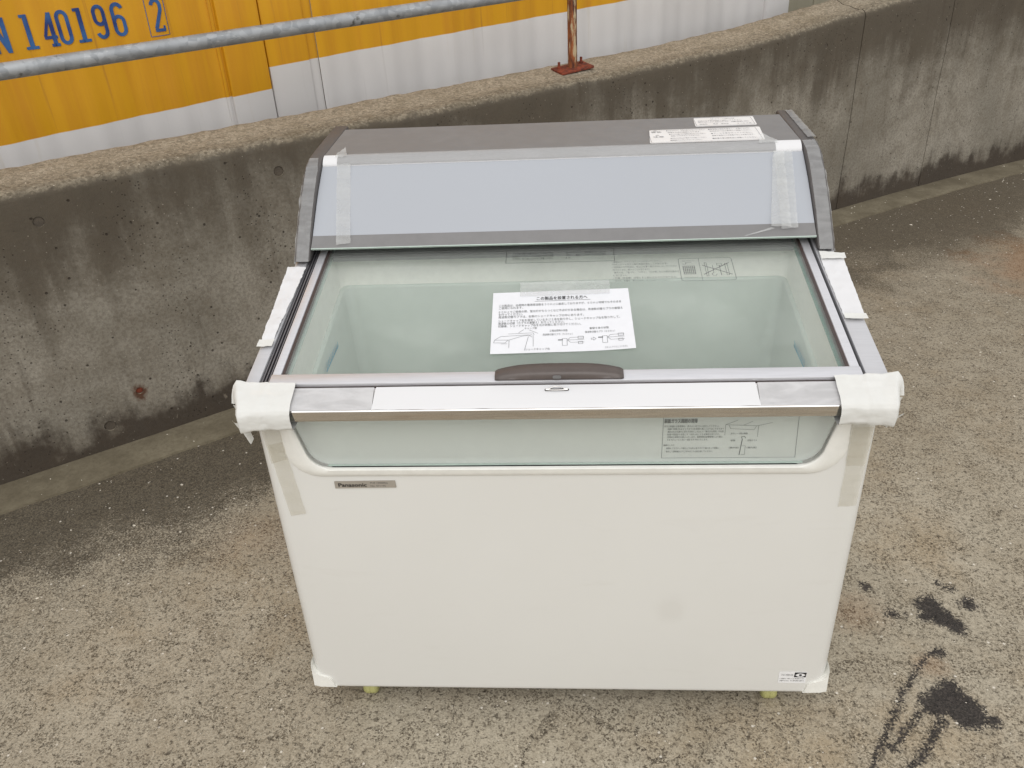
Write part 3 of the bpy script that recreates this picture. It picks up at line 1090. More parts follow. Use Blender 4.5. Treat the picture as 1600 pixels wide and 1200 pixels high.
def containers():
    # near container: corrugated side, then its corner post
    def place_root(label):
        return empty('shipping_container', WA, label, 'container', WANG, 'containers behind the wall')
    H = 2.55
    def sheet(name, s0, s1, phase, mat, root, z0=0.05, z1=H):
        ss = []
        s = s0
        while s < s1:
            ss.append(s)
            s += 0.0125
        ss.append(s1)
        me = bpy.data.meshes.new(name)
        vs_ = []
        for s in ss:
            c = corr(s, phase)
            for z in (z0, 0.9, 1.1, 1.3, 1.6, z1):
                vs_.append((s, CO + c, z))
        fs = [(i * 6 + k, (i + 1) * 6 + k, (i + 1) * 6 + k + 1, i * 6 + k + 1) for i in range(len(ss) - 1) for k in range(5)]
        me.from_pydata(vs_, [], fs)
        return link(name, me, mat, root, 25)
    a = place_root('yellow shipping container with white base and the number 140196')
    PH = 0.10
    pan = sheet('side_panel', -4.6, 1.175, PH, 'container_paint', a)
    link('side_panel_edge', box_bm(1.1752, 1.186, CO + 0.004, CO + 0.05, 0.05, H), 'container_paint', a)
    link('corner_post', box_bm(1.196, 1.358, CO - 0.012, CO + 0.15, 0.0, H + 0.03, 0.006), 'container_paint', a, 40)
    link('post_gusset', box_bm(1.1865, 1.1955, CO + 0.008, CO + 0.1, 0.02, H, 0.0), 'container_paint', a)
    link('bottom_rail', box_bm(-4.6, 1.19, CO - 0.004, CO + 0.12, 0.0, 0.049), 'container_paint', a)
    link('top_rail', box_bm(-4.6, 1.19, CO - 0.004, CO + 0.12, H + 0.001, H + 0.08), 'container_paint', a)
    link('roof', box_bm(-4.6, 1.35, CO + 0.121, CO + 2.4, H - 0.02, H + 0.03), 'container_paint', a)
    link('end_wall', box_bm(1.26, 1.34, CO + 0.151, CO + 2.4, 0.0, H - 0.03), 'container_paint', a)
    # numerals follow the corrugation
    def place(u, v):
        s, z = u, v
        return Vector((s, CO + corr(s, PH) - 0.0022, z))
    def num(ch, s0, s1, z0, z1, w, name='numeral'):
        bm = bmesh.new()
        k = (s1 - s0) / 0.40
        for pts, closed, wf in digit(ch):
            sub = bmesh.new()
            stroke_mesh(sub, [(s0 + x * k, z0 + y * (z1 - z0)) for x, y in pts], w * wf, place, bool(closed))
            me = bpy.data.meshes.new('t')
            sub.to_mesh(me)
            sub.free()
            off = len(bm.verts)
            bm.from_mesh(me)
            bm.verts.ensure_lookup_table()
            for v in bm.verts[off:]:
                v.co.y -= 0.0003 * pts.__len__() % 0.0007
            bpy.data.meshes.remove(me)
        return link(name, bm, 'container_blue', pan)
    base = 1.300
    Z = 0.112
    sc = 1.0
    for ch, s0, s1, dz in (('1', 0.541, 0.577, 0.000), ('4', 0.605, 0.643, 0.002), ('0', 0.654, 0.690, 0.004), ('1', 0.710, 0.748, 0.005), ('9', 0.775, 0.812, 0.009), ('6', 0.838, 0.876, 0.010), ('2', 0.972, 1.006, 0.012), ('N', 0.448, 0.490, -0.002)):
        num(ch, s0, s1, base + dz, base + dz + Z, 0.0118)
    bm = bmesh.new()
    stroke_mesh(bm, [(0.952, base - 0.003), (1.018, base), (1.020, base + 0.142), (0.954, base + 0.139)], 0.0022, place, True)
    link('numeral_box', bm, 'container_blue', pan)

    b = place_root('second yellow and white shipping container right of the numbered one')
    link('corner_post', box_bm(1.363, 1.535, CO - 0.002, CO + 0.15, 0.0, H + 0.03, 0.006), 'container_paint_far', b, 40)
    sheet('side_panel', 1.575, 4.15, 1.30, 'container_paint_far', b)
    link('post_gusset', box_bm(1.5355, 1.5745, CO + 0.010, CO + 0.06, 0.0, H), 'container_paint_far', b)
    link('corner_post', box_bm(4.151, 4.33, CO - 0.004, CO + 0.15, 0.0, H + 0.03, 0.006), 'container_paint_far', b, 40)
    link('bottom_rail', box_bm(1.5755, 4.15, CO - 0.004, CO + 0.12, 0.0, 0.049), 'container_paint_far', b)
    link('top_rail', box_bm(1.5755, 4.15, CO - 0.004, CO + 0.12, H + 0.001, H + 0.08), 'container_paint_far', b)
    link('roof', box_bm(1.38, 4.32, CO + 0.151, CO + 6.0, H - 0.02, H + 0.03), 'container_paint_far', b)
    link('end_wall', box_bm(4.26, 4.31, CO + 0.151, CO + 6.0, 0.0, H - 0.03), 'container_paint_far', b)
    link('end_wall', box_bm(1.38, 1.42, CO + 0.151, CO + 6.0, 0.0, H - 0.03), 'container_paint_far', b)


containers()


def far_building():
    root = empty('clad_building', WA, 'beige panel clad building wall past the right end of the containers', 'building', WANG)
    e = [4.2, 5.06, 6.2, 7.34, 8.48, 9.6]
    for k in range(5):
        link('cladding_panel', box_bm(e[k] + 0.006, e[k + 1] - 0.006, 1.0, 1.06, 0.0, 3.2, 0.003), 'beige_cladding', root, 40)
    link('core_wall', box_bm(4.2, 9.6, 1.061, 4.0, 0.0, 3.18), 'beige_cladding', root)
    for k in range(1, 5):
        link('cover_strip', box_bm(e[k] - 0.005, e[k] + 0.005, 1.012, 1.0605, 0.0, 3.19), 'label_white', root)


far_building()

# ================================================================== THE FREEZER
FZ = empty('display_freezer', (0.0003, -0.0161, 0.0201), 'white chest display freezer with sliding glass lid and blank sign canopy', 'freezer')

FZ.scale = (0.988, 0.988, 0.988)          # cabinet 1.186 m wide, its lower edge 64 mm above the ramp
LID = Frame((0, 0.037, 0.895), (1, 0, 0), (0, 0.9795, 0.2014))
SIGN = Frame((0, 0.434, 1.003), (1, 0, 0), (0, 0.197, 0.137))
PLATE = Frame((0, 0.649, 1.155), (1, 0, 0), (0, 0.238, 0.008))
FRONT = Frame((0, 0.0, 0), (1, 0, 0), (0, 0, 1))          # normal towards the viewer (-y)
RAILT = Frame((0, -0.049, 0.869), (1, 0, 0), (0, 0.051, 0.017))


def u_outline(grow=0.0, top=0.95):
    """U-shaped window outline on the front, from upper left round the bottom to upper right"""
    pts = []
    g = grow
    xb, zb, r = 0.507 + g, 0.703 - g, 0.048 + g
    top_x = 0.545 + g
    pts.append((-top_x - (top - 0.86) * 0.22, top))
    pts.append((-top_x + 0.018, 0.82))
    for k in range(9):
        a = R(188 + 82 * k / 8)
        pts.append((-(xb - 0.048 - 0) + (r) * math.cos(a), zb + r + r * math.sin(a)))
    for k in range(9):
        a = R(270 + 82 * k / 8)
        pts.append(((xb - 0.048) + r * math.cos(a), zb + r + r * math.sin(a)))
    pts.append((top_x - 0.018, 0.82))
    pts.append((top_x + (top - 0.86) * 0.22, top))
    return pts


def cabinet():
    bm = box_bm(-0.6, 0.6, 0.0, 0.93, 0.044, 1.3)
    vert = [e for e in bm.edges if abs((e.verts[0].co - e.verts[1].co).z) > 0.5]
    bmesh.ops.bevel(bm, geom=vert, offset=0.026, segments=6, profile=0.5, affect='EDGES')
    low = [e for e in bm.edges if all(v.co.z < 0.051 for v in e.verts)]
    bmesh.ops.bevel(bm, geom=low, offset=0.016, segments=4, profile=0.5, affect='EDGES')
    geom = bm.verts[:] + bm.edges[:] + bm.faces[:]
    r = bmesh.ops.bisect_plane(bm, geom=geom, plane_co=LID(0, 0, -0.022), plane_no=LID.n, clear_outer=True)
    bmesh.ops.holes_fill(bm, edges=[e for e in bm.edges if e.is_boundary])
    cav = box_bm(-0.545, 0.545, 0.030, 0.88, 0.30, 1.4)
    notch = prism_bm(u_outline(0.0, 1.2), 'y', -0.1, 0.05)
    me = boolean(bm, [cav, notch])
    link('cabinet', me, 'cabinet_paint', FZ, 32)
    link('floor_pan', box_bm(-0.56, 0.56, 0.05, 0.88, 0.033, 0.0437), 'under', FZ)
    # moulded surround of the front window
    o1, o2 = u_outline(0.0, 0.86), u_outline(0.021, 0.86)
    bm = bmesh.new()
    prof = [(0.0, 0.012), (0.0, -0.004), (0.15, -0.007), (0.5, -0.0055), (0.85, -0.0045), (1.0, -0.0015), (1.0, 0.004)]
    rings = []
    for p, q in zip(o1, o2):
        rings.append([bm.verts.new((p[0] + (q[0] - p[0]) * t, y, p[1] + (q[1] - p[1]) * t)) for t, y in prof])
    for i in range(len(rings) - 1):
        for k in range(len(prof) - 1):
            bm.faces.new((rings[i][k], rings[i][k + 1], rings[i + 1][k + 1], rings[i + 1][k]))
    bmesh.ops.recalc_face_normals(bm, faces=bm.faces[:])
    link('window_surround', bm, 'white_plastic', FZ, 50)
    # front pane, double glazed
    pane = u_outline(0.004, 0.848)
    fg = link('front_glass', prism_bm(pane, 'y', 0.010, 0.014), 'glass_front', FZ)
    link('glass_seal', prism_bm([(-0.47, 0.7005), (0.47, 0.7005), (0.47, 0.7045), (-0.47, 0.7040)], 'y', 0.004, 0.0095), 'glass_edge_pale', fg)
    # notice on the pane
    fr = Frame((0, 0.0094, 0), (1, 0, 0), (0, 0, 1))
    p = Print(fr, 0.0)
    p.h = 0.0
    u0, u1, v0, v1 = 0.199, 0.452, 0.7135, 0.808
    p.line([(u0, v0), (u1 + 0.003, v0), (u1, v1), (u0, v1), (u0, v0)], 0.0007)
    p.text('前面ガラス周囲の清掃', u0 + 0.002, v1 - 0.0125, 0.0105, 0.062, bold=0.0004)
    rows = ['ガラス表面の日常清掃は、柔らかい布でから拭きしてください。', '前面に設置されますと下ガラスを周囲の溝にごみやほこりがたまり', '庫内の水分が庫外に流れず本体にしみ込んで「錆付きの原因」や内部', '配管の目詰まりを起こす「水あふれ」になる場合があります。', '定期的な清掃をお願いいたします。清掃時期は設置環境により異な', 'りますが２〜３ヶ月に一度をおすすめいたします。']
    wd = [0.104, 0.106, 0.106, 0.099, 0.105, 0.078]
    for k, (r_, w) in enumerate(zip(rows, wd)):
        p.text(r_, u0 + (0.002 if k == 0 else 0.009), v1 - 0.0225 - k * 0.0062, 0.0048, w)
    p.text('清掃のしかた', u0 + 0.002, v1 - 0.066, 0.0046, 0.022)
    p.text('綿棒をプラスチック製のヘラの先に巻き付けて溝に沿って前後に', u0 + 0.008, v1 - 0.0735, 0.0048, 0.102)
    p.text('動かして掃除機などでごみやほこりを取り除いてください。', u0 + 0.008, v1 - 0.081, 0.0048, 0.09)
    q = lambda a, b: (u0 + a, v1 - b)
    p.line([q(.118, .042), q(.118, .018), q(.140, .008)], 0.0006).line([q(.118, .018), q(.178, .021), q(.205, .014)], 0.0006)
    p.line([q(.124, .019), q(.128, .027), q(.172, .030), q(.176, .022)], 0.0006).line([q(.152, .019), q(.168, .011)], 0.0006).line([q(.180, .022), q(.180, .046)], 0.0006)
    p.text('水切レール部の断面', u0 + 0.129, v1 - 0.040, 0.0046, 0.032)
    p.line([q(.149, .088), q(.152, .052)], 0.0014).line([q(.152, .052), q(.150, .046), q(.156, .045), q(.158, .049)], 0.0009)
    p.line([q(.153, .067), q(.159, .067), q(.159, .088), q(.152, .088)], 0.0006)
    p.text('樹脂', u0 + 0.130, v1 - 0.056, 0.0046).text('前面ガラス', u0 + 0.162, v1 - 0.056, 0.0046, 0.018)
    p.text('（庫外側）', u0 + 0.128, v1 - 0.073, 0.0046, 0.019).text('（庫内側）', u0 + 0.162, v1 - 0.073, 0.0046, 0.019)
    p.make('notice_print', 'ink_grey', fg)
    # bottom corner caps
    for sx in (-1, 1):
        out = [(0.588, 0.0555), (0.596, 0.0585), (0.602, 0.066), (0.604, 0.076), (0.604, 0.133), (0.6, 0.120), (0.594, 0.109), (0.585, 0.101), (0.573, 0.0965), (0.563, 0.093), (0.557, 0.086), (0.5545, 0.075), (0.553, 0.062), (0.5505, 0.058), (0.5485, 0.0545)]
        bm = prism_bm([(sx * a, (b - 0.006) if b > 0.06 else b + 0.0005) for a, b in out], 'y', -0.0040, 0.055)
        vert = [e for e in bm.edges if abs(e.verts[0].co.x) > 0.603 and abs(e.verts[1].co.x) > 0.603 and e.verts[0].co.y < -0.004 and e.verts[1].co.y < -0.004]
        bmesh.ops.bevel(bm, geom=vert, offset=0.024, segments=6, profile=0.5, affect='EDGES')
        fe = [e for e in bm.edges if all(v.co.y < -0.0044 for v in e.verts)]
        bmesh.ops.bevel(bm, geom=fe, offset=0.003, segments=3, profile=0.5, affect='EDGES', clamp_overlap=True)
        link('corner_cap', bm, 'white_plastic', FZ, 45)
    # badge
    bp = Frame((0, -0.0028, 0), (1, 0, 0), (0, 0, 1))
    bd = link('name_badge', slab_bm(FRONT, [(-0.459, 0.652), (-0.333, 0.6535), (-0.334, 0.6705), (-0.459, 0.669)], 0.0005, 0.0026), 'badge_metal', FZ)
    Print(bp, 0.0).text('Panasonic', -0.4515, 0.6562, 0.0125, 0.058, bold=0.0009).make('brand_lettering', 'ink_black', bd)
    Print(bp, 0.0).text('M-R 10000Na', -0.385, 0.6635, 0.0062, 0.036).text('No. 071195', -0.385, 0.6560, 0.0062, 0.031).make('small_lettering', 'ink', bd)
    # refrigerant sticker
    st = link('refrigerant_sticker', slab_bm(FRONT, rect(0.490, 0.552, 0.0845, 0.121), 0.0004, 0.0008), 'label_white', FZ)
    sp = Frame((0, -0.0012, 0), (1, 0, 0), (0, 0, 1))
    p = Print(sp, 0.0).poly([(0.524, 0.104), (0.5505, 0.104), (0.5515, 0.1195), (0.525, 0.1195)])
    p.text('フロンの見える化', 0.495, 0.1085, 0.0075, 0.027)
    p.text('1. この製品には、冷媒としてフロン類が使われています。', 0.4925, 0.0975, 0.0045, 0.056).text('2. 廃棄するときは、フロン類の回収が必要です。', 0.4925, 0.0905, 0.0045, 0.056)
    p.make('sticker_print', 'ink_black', st)
    sp2 = Frame((0, -0.0015, 0), (1, 0, 0), (0, 0, 1))
    eye = [(0.5265, 0.1115)] + [(0.538 + 0.0095 * math.cos(R(a)), 0.1115 + 0.0055 * math.sin(R(a))) for a in range(150, 20, -20)] + [(0.5495, 0.1115)] + [(0.538 + 0.0095 * math.cos(R(a)), 0.1115 - 0.0055 * math.sin(R(a))) for a in range(30, 160, 20)]
    Print(sp2, 0.0).poly(eye).make('eye_mark', 'label_white', st)
    sp3 = Frame((0, -0.0017, 0), (1, 0, 0), (0, 0, 1))
    Print(sp3, 0.0).poly([(0.538 + 0.0035 * math.cos(R(a)), 0.1115 + 0.0035 * math.sin(R(a))) for a in range(0, 360, 30)]).make('eye_pupil', 'ink', st)


cabinet()


def casters():
    for x in (-0.481, 0.487):
        for y in (0.052, 0.84):
            h = box_bm(x - 0.021, x + 0.021, y - 0.006, y + 0.034, 0.0255, 0.0328, 0.001)
            ob = link('caster', h, 'caster_steel', FZ)
            w = tube_bm([(x + a, y, 0.0052) for a in (-0.019, -0.017, -0.011, -0.002, 0.0, 0.002, 0.011, 0.017, 0.019)], [0.014, 0.0205, 0.0247, 0.0252, 0.0238, 0.0252, 0.0247, 0.0205, 0.014], 24)
            link('wheel', w, 'caster', ob, 40)


casters()


def tank():
    # collar below the lid: four inward faces, top and bottom edge parallel to the lid
    def ring(xh, y0, y1, rad, h, tilt=True, z=None):
        pts = []
        for (x, y) in round_rect(-xh, xh, y0, y1, rad, 8):
            if z is None:
                t = (y - 0.037) / 0.9795
                pts.append(Vector((x, y, 0.895 + t * 0.2014 + h)))
            else:
                pts.append(Vector((x, y, z)))
        return pts
    def skin(rings, cap=False):
        bm = bmesh.new()
        vr = [[bm.verts.new(p) for p in r] for r in rings]
        m = len(vr[0])
        for i in range(len(vr) - 1):
            for k in range(m):
                bm.faces.new((vr[i][k], vr[i][(k + 1) % m], vr[i + 1][(k + 1) % m], vr[i + 1][k]))
        if cap:
            bm.faces.new(vr[-1])
        bmesh.ops.recalc_face_normals(bm, faces=bm.faces[:])
        bmesh.ops.reverse_faces(bm, faces=bm.faces[:])
        return bm
    y0 = 0.026
    col = skin([ring(0.5445, 0.031, 0.875, 0.02, -0.020), ring(0.531, 0.036, 0.872, 0.016, -0.022), ring(0.531, 0.038, 0.51, 0.018, -0.026), ring(0.529, 0.044, 0.502, 0.02, -0.108)])
    # the collar stays open at the front above the cabinet edge so that the front pane looks in
    gone = [f for f in col.faces if all(v.co.y < 0.06 for v in f.verts) and all(abs(v.co.x) < 0.53 for v in f.verts)]
    bmesh.ops.delete(col, geom=gone, context='FACES')
    link('liner_collar', col, 'liner', FZ, 35)
    tk = skin([ring(0.529, 0.044, 0.502, 0.02, -0.1082), ring(0.522, 0.052, 0.4985, 0.022, -0.110), ring(0.520, 0.056, 0.497, 0.022, -0.114), ring(0.508, 0.060, 0.490, 0.03, 0, z=0.62), ring(0.492, 0.064, 0.486, 0.04, 0, z=0.36), ring(0.46, 0.09, 0.46, 0.03, 0, z=0.33)], True)
    gone = [f for f in tk.faces if all(v.co.y < 0.12 for v in f.verts) and all(v.co.z > 0.705 for v in f.verts) and all(abs(v.co.x) < 0.50 for v in f.verts)]
    bmesh.ops.delete(tk, geom=gone, context='FACES')
    t = link('tank', tk, 'tank', FZ, 50)
    # blue marks on the tank sides
    for sx in (-1, 1):
        fr = Frame((sx * 0.5130, 0, 0), (0, sx * 1, 0), (0, 0, 1))
        p = Print(fr, 0.0)
        y0_, y1_ = (0.235, 0.345) if sx < 0 else (0.215, 0.310)
        p.line([(sx * y0_, 0.793), (sx * y1_, 0.799)], 0.0045)
        for k in range(9):
            yy = y0_ + (y1_ - y0_) * (k + 0.5) / 9
            p.line([(sx * yy, 0.797), (sx * (yy + 0.005), 0.808)], 0.0040).line([(sx * (yy - 0.003), 0.801), (sx * (yy + 0.004), 0.802)], 0.0016)
        p.make('fill_mark', 'cyan_print', t)


tank()


def front_rail():
    prof = [(0.004, 0.880), (0.003, 0.8855), (0.000, 0.8865), (-0.044, 0.8715), (-0.0490, 0.8695), (-0.0508, 0.8685), (-0.0518, 0.8668), (-0.0520, 0.8650), (-0.0515, 0.8480), (-0.0505, 0.8460), (-0.0480, 0.8450), (0.004, 0.8440)]
    bm = prism_bm(prof, 'x', -0.585, 0.585)
    rail = link('front_rail', bm, 'chrome', FZ, 40)
    fr = RAILT
    # protective film over the top of the rail: opaque white in the middle, dull grey at the ends
    def cover(name, x0, x1, mat, h, wr, skew):
        seed = random.random() * 30
        path = [(0.0015, 0.8875), (-0.010, 0.8840), (-0.022, 0.8800), (-0.034, 0.8758), (-0.044, 0.8724), (-0.0490, 0.8703), (-0.0512, 0.8692)]
        def fn(i, j):
            a = j * (len(path) - 1)
            k = min(int(a), len(path) - 2)
            t = a - k
            y = path[k][0] + (path[k + 1][0] - path[k][0]) * t
            z = path[k][1] + (path[k + 1][1] - path[k][1]) * t
            x = x0 + (x1 - x0) * i + skew * (j - 0.5) * (1 if i > 0.5 else -1) * 0.012
            e = abs(noise.noise(Vector((x * 30, j * 2.5, seed)))) * wr + abs(noise.noise(Vector((x * 7, j * 1.5, seed)))) * wr
            lip = 0.0012 * noise.noise(Vector((x * 40, seed, 0))) if j > 0.95 else 0
            return Vector((x, y - (h + e) * 0.4, z + (h + e) * 0.9 + lip))
        return link(name, grid_bm(fn, max(10, int((x1 - x0) * 90)), 18), mat, rail, 70)
    cover('protective_film', -0.345, 0.362, 'film_white', 0.0010, 0.0003, 0.2)
    cover('film_end', -0.53, -0.346, 'film_clear', 0.0005, 0.0003, 0.3)
    cover('film_end', 0.363, 0.53, 'film_clear', 0.0005, 0.0003, 0.3)
    link('gap_seal', box_bm(-0.56, 0.56, 0.0045, 0.0085, 0.862, 0.8875), 'rubber_brown', FZ)
    # key loop in its slot
    sl = link('key_slot', slab_bm(fr, round_rect(-0.025, 0.020, 0.0375, 0.0425, 0.0022, 3), 0.004, 0.0046), 'rubber', rail)
    loop = []
    for k in range(25):
        t = k / 24
        x = -0.023 + 0.041 * t
        a = math.sin(math.pi * t)
        loop.append(fr(x, 0.040 + (0.0055 * max(0, a - 0.5) * 2), 0.006 + 0.0015 * a))
    link('key_loop', tube_bm(loop, 0.0010, 8), 'chrome', rail, 60)
    loop2 = [fr(-0.023 + 0.041 * k / 24, 0.0388 - 0.001 * math.sin(math.pi * k / 24), 0.0058) for k in range(25)]
    link('key_loop', tube_bm(loop2, 0.0010, 8), 'chrome', rail, 60)


front_rail()


def side_rails_and_lid():
    # side rails
    for sx in (-1, 1):
        xi = 0.577 if sx < 0 else 0.564
        t0, t1 = -0.035, 0.80
        poly = [(sx * xi, t0), (sx * 0.604, t0), (sx * 0.604, t1), (sx * xi, t1)]
        bm = slab_bm(LID, poly, -0.021, 0.0)
        bmesh.ops.bevel(bm, geom=bm.edges[:], offset=0.002, segments=2, profile=0.5, affect='EDGES')
        rl = link('side_rail', bm, 'aluminium_grey', FZ, 40)
        if sx < 0:
            tape('rail_tape', LID, (-0.581, 0.098), (-0.606, 0.098), (-0.616, 0.375), (-0.574, 0.375), 0.0012, 'film_white', rl, 0.004, 10, 40)
            tape('rail_tape', LID, (-0.577, 0.086), (-0.609, 0.085), (-0.609, 0.108), (-0.577, 0.107), 0.005, 'foam', rl, 0.002, 6, 6)
        else:
            tape('rail_tape', LID, (0.566, 0.150), (0.607, 0.150), (0.616, 0.375), (0.567, 0.375), 0.0012, 'film_white', rl, 0.003, 10, 36)
            tape('rail_tape', LID, (0.565, 0.142), (0.609, 0.140), (0.609, 0.158), (0.565, 0.159), 0.005, 'foam', rl, 0.002, 6, 6)
            tape('rail_tape', LID, (0.567, 0.352), (0.618, 0.35), (0.620, 0.372), (0.567, 0.38), 0.006, 'foam', rl, 0.003, 8, 6)
    # ribbed track on the left, plain gap on the right
    tr = link('lid_track', slab_bm(LID, rect(-0.5765, -0.545, -0.03, 0.80), -0.022, -0.012), 'rubber', FZ)
    for k in range(3):
        x = -0.574 + k * 0.0062
        link('track_rib', slab_bm(LID, rect(x, x + 0.0022, -0.03, 0.80), -0.0118, -0.003), 'rib_grey', tr)
    link('lid_track', slab_bm(LID, rect(0.545, 0.5635, -0.03, 0.80), -0.022, -0.012), 'rubber', FZ)

    # sliding lid
    lid = link('sliding_lid', slab_bm(LID, rect(-0.555, 0.5565, -0.031, -0.001), -0.010, 0.006), 'aluminium', FZ)
    me = lid.data
    b = bmesh.new(); b.from_mesh(me)
    bmesh.ops.bevel(b, geom=b.edges[:], offset=0.0025, segments=2, profile=0.5, affect='EDGES')
    b.to_mesh(me); b.free()
    for p in me.polygons:
        p.use_smooth = True
    me.set_sharp_from_angle(angle=R(40))
    for (x0, x1) in ((-0.555, -0.5375), (0.5385, 0.5565)):
        bm = slab_bm(LID, rect(x0, x1, -0.0005, 0.49), -0.010, 0.003)
        bmesh.ops.bevel(bm, geom=bm.edges[:], offset=0.002, segments=2, profile=0.5, affect='EDGES')
        link('lid_frame', bm, 'aluminium', lid, 40)
    for (x0, x1) in ((-0.5373, -0.5315), (0.5325, 0.5383)):
        link('lid_gasket', slab_bm(LID, rect(x0, x1, 0.0, 0.49), -0.010, 0.0008), 'rubber_brown', lid)
    link('lid_gasket', slab_bm(LID, rect(-0.531, 0.532, -0.0009, 0.0016), -0.008, 0.0012), 'rubber', lid)
    link('lid_glass', slab_bm(LID, rect(-0.533, 0.534, -0.0005, 0.49), -0.004, 0.0), 'glass_lid', lid)
    link('lid_frame', slab_bm(LID, rect(-0.555, 0.5565, 0.4905, 0.52), -0.010, 0.006), 'taupe_dark', lid)
    # green edge of the lower pane showing along the sides
    link('glass_edge', slab_bm(LID, rect(0.5285, 0.5445, 0.002, 0.49), -0.0195, -0.0175), 'glass_edge', lid)
    link('glass_edge', slab_bm(LID, rect(-0.5445, -0.5285, 0.002, 0.49), -0.0195, -0.0175), 'glass_edge_pale', lid)
    # rear lid frame crossing under the canopy
    rr = link('rear_lid', slab_bm(LID, rect(-0.525, 0.525, 0.421, 0.486), -0.0165, -0.008), 'taupe', FZ)
    link('rear_glass', slab_bm(LID, rect(-0.53, 0.53, 0.487, 0.84), -0.0145, -0.0105), 'glass_lid', rr)
    for k, t in enumerate((0.427, 0.437)):
        link('rear_lid_bead', slab_bm(LID, rect(-0.53, 0.53, t, t + 0.004), -0.0078, -0.006), 'taupe', rr)

    # arched handle
    x0, x1 = -0.120, 0.123
    n = 40
    def hp(t):
        e = max(0.0, 1 - abs(2 * t - 1) ** 3.2)
        return e
    bm = bmesh.new()
    rings = []
    for i in range(n + 1):
        t = i / n
        x = x0 + (x1 - x0) * t
        e = hp(t)
        back = 0.000 + 0.007 * e
        top = 0.0125 + 0.0095 * e
        y0 = -0.0290
        sec = [(y0, 0.0062), (y0 - 0.0015, 0.010), (y0 - 0.001, top * 0.55), (y0 + 0.001, top - 0.005), (y0 + 0.004, top - 0.001), (y0 + 0.008, top), (back - 0.004, top - 0.002), (back, top - 0.006), (back + 0.001, 0.0062)]
        if i in (0, n):
            sec = [(y * 0.9 - 0.001, 0.0062 + (h - 0.0062) * 0.82) for y, h in sec]
        rings.append([bm.verts.new(LID(x + (0.001 if i == 0 else (-0.001 if i == n else 0)), a, h)) for a, h in sec])
    for i in range(n):
        for k in range(len(rings[0]) - 1):
            bm.faces.new((rings[i][k], rings[i][k + 1], rings[i + 1][k + 1], rings[i + 1][k]))
    bm.faces.new(rings[0]); bm.faces.new(rings[-1][::-1])
    bmesh.ops.recalc_face_normals(bm, faces=bm.faces[:])
    hd = link('lid_handle', bm, 'taupe_handle', lid, 50)
    hf = Frame(LID(0, -0.0312, 0), LID.u, LID.n)
    link('handle_emblem', slab_bm(hf, round_rect(-0.010, 0.006, 0.0115, 0.0190, 0.003, 3), 0.0, 0.0008), 'taupe', lid)

    # notices on the lid glass
    def notice(u0, u1, v0, v1):
        fr = LID
        pp = Print(fr, 0.0007)
        return pp, u0, u1, v0, v1
    pp, u0, u1, v0, v1 = notice(0.123, 0.365, 0.287, 0.374)
    rows = ['・商品はロードラインより上に入れないでください。', '（ラインより上ますと扉や商品が傷むことがあります）', '・冷却風の穴や吹出口、吸込口を塞ぐ置き方はしないでください', '（冷えなくなり、解けることがあります）', '・庫内では、「金づち」「ハサミ」「のみ類」などは庫内を傷める', 'ください。', '・付属（商品棚）は落とすと割れるおそれがあります。', '・ガラス、大量の「庫入れもの」は入れないでください。']
    ws = [0.108, 0.120, 0.140, 0.080, 0.142, 0.03, 0.136, 0.118]
    for k, (r_, w) in enumerate(zip(rows, ws)):
        pp.text(r_, 0.118, 0.364 - k * 0.0104, 0.0075, w)
    pp.line(round_rect(0.263, 0.378, 0.289, 0.374, 0.006, 3) + [round_rect(0.263, 0.378, 0.289, 0.374, 0.006, 3)[0]], 0.0010)
    pp.line([(0.307, 0.289), (0.307, 0.374)], 0.0008)
    for k in range(7):
        pp.line([(0.271 + k * 0.004, 0.314), (0.271 + k * 0.004, 0.344)], 0.0011)
    for k in range(6):
        pp.line([(0.270, 0.314 + k * 0.006), (0.296, 0.314 + k * 0.006)], 0.0011)
    pp.line([(0.270, 0.352), (0.278, 0.352), (0.278, 0.358), (0.290, 0.358)], 0.0008).line([(0.271, 0.364), (0.298, 0.364)], 0.0007).line([(0.271, 0.302), (0.298, 0.302)], 0.0007)
    pp.line([(0.313, 0.312), (0.370, 0.354)], 0.0016).line([(0.313, 0.346), (0.372, 0.310)], 0.0016)
    pp.line(rect(0.318, 0.322, 0.305, 0.356) + [(0.318, 0.305)], 0.0009).line([(0.334, 0.346), (0.334, 0.318), (0.329, 0.312), (0.332, 0.307), (0.338, 0.307), (0.340, 0.312)], 0.0009)
    pp.line([(0.344, 0.352), (0.354, 0.352), (0.354, 0.345), (0.344, 0.345), (0.344, 0.352)], 0.0009).line([(0.349, 0.345), (0.349, 0.308)], 0.0011)
    pp.line(rect(0.361, 0.366, 0.308, 0.352) + [(0.361, 0.308)], 0.0009)
    pp.make('notice_print', 'ink_grey', lid)
    pp = Print(LID, 0.0007)
    pp.line([(-0.118, 0.372), (0.124, 0.372)], 0.0010).line([(-0.118, 0.372), (-0.118, 0.420)], 0.0010).line([(0.124, 0.372), (0.124, 0.420)], 0.0010)
    for k, (a, b_) in enumerate((('ガラス面に付着した霜や汚れは、やわらかい布で', '強い力で引いたり、物を載せたりしないで'), ('拭き取ってください。ガラスが割れますと危険', 'ください。破損してけがをするおそれがあり'), ('ですから、取り扱いには十分ご注意ください。', 'ます。'))):
        pp.text(a, -0.104, 0.406 - k * 0.0105, 0.0085, 0.092)
        pp.text(b_, 0.016, 0.406 - k * 0.0105, 0.0085, 0.090 if k < 2 else 0.012)
    pp.make('notice_print', 'ink', lid)


side_rails_and_lid()


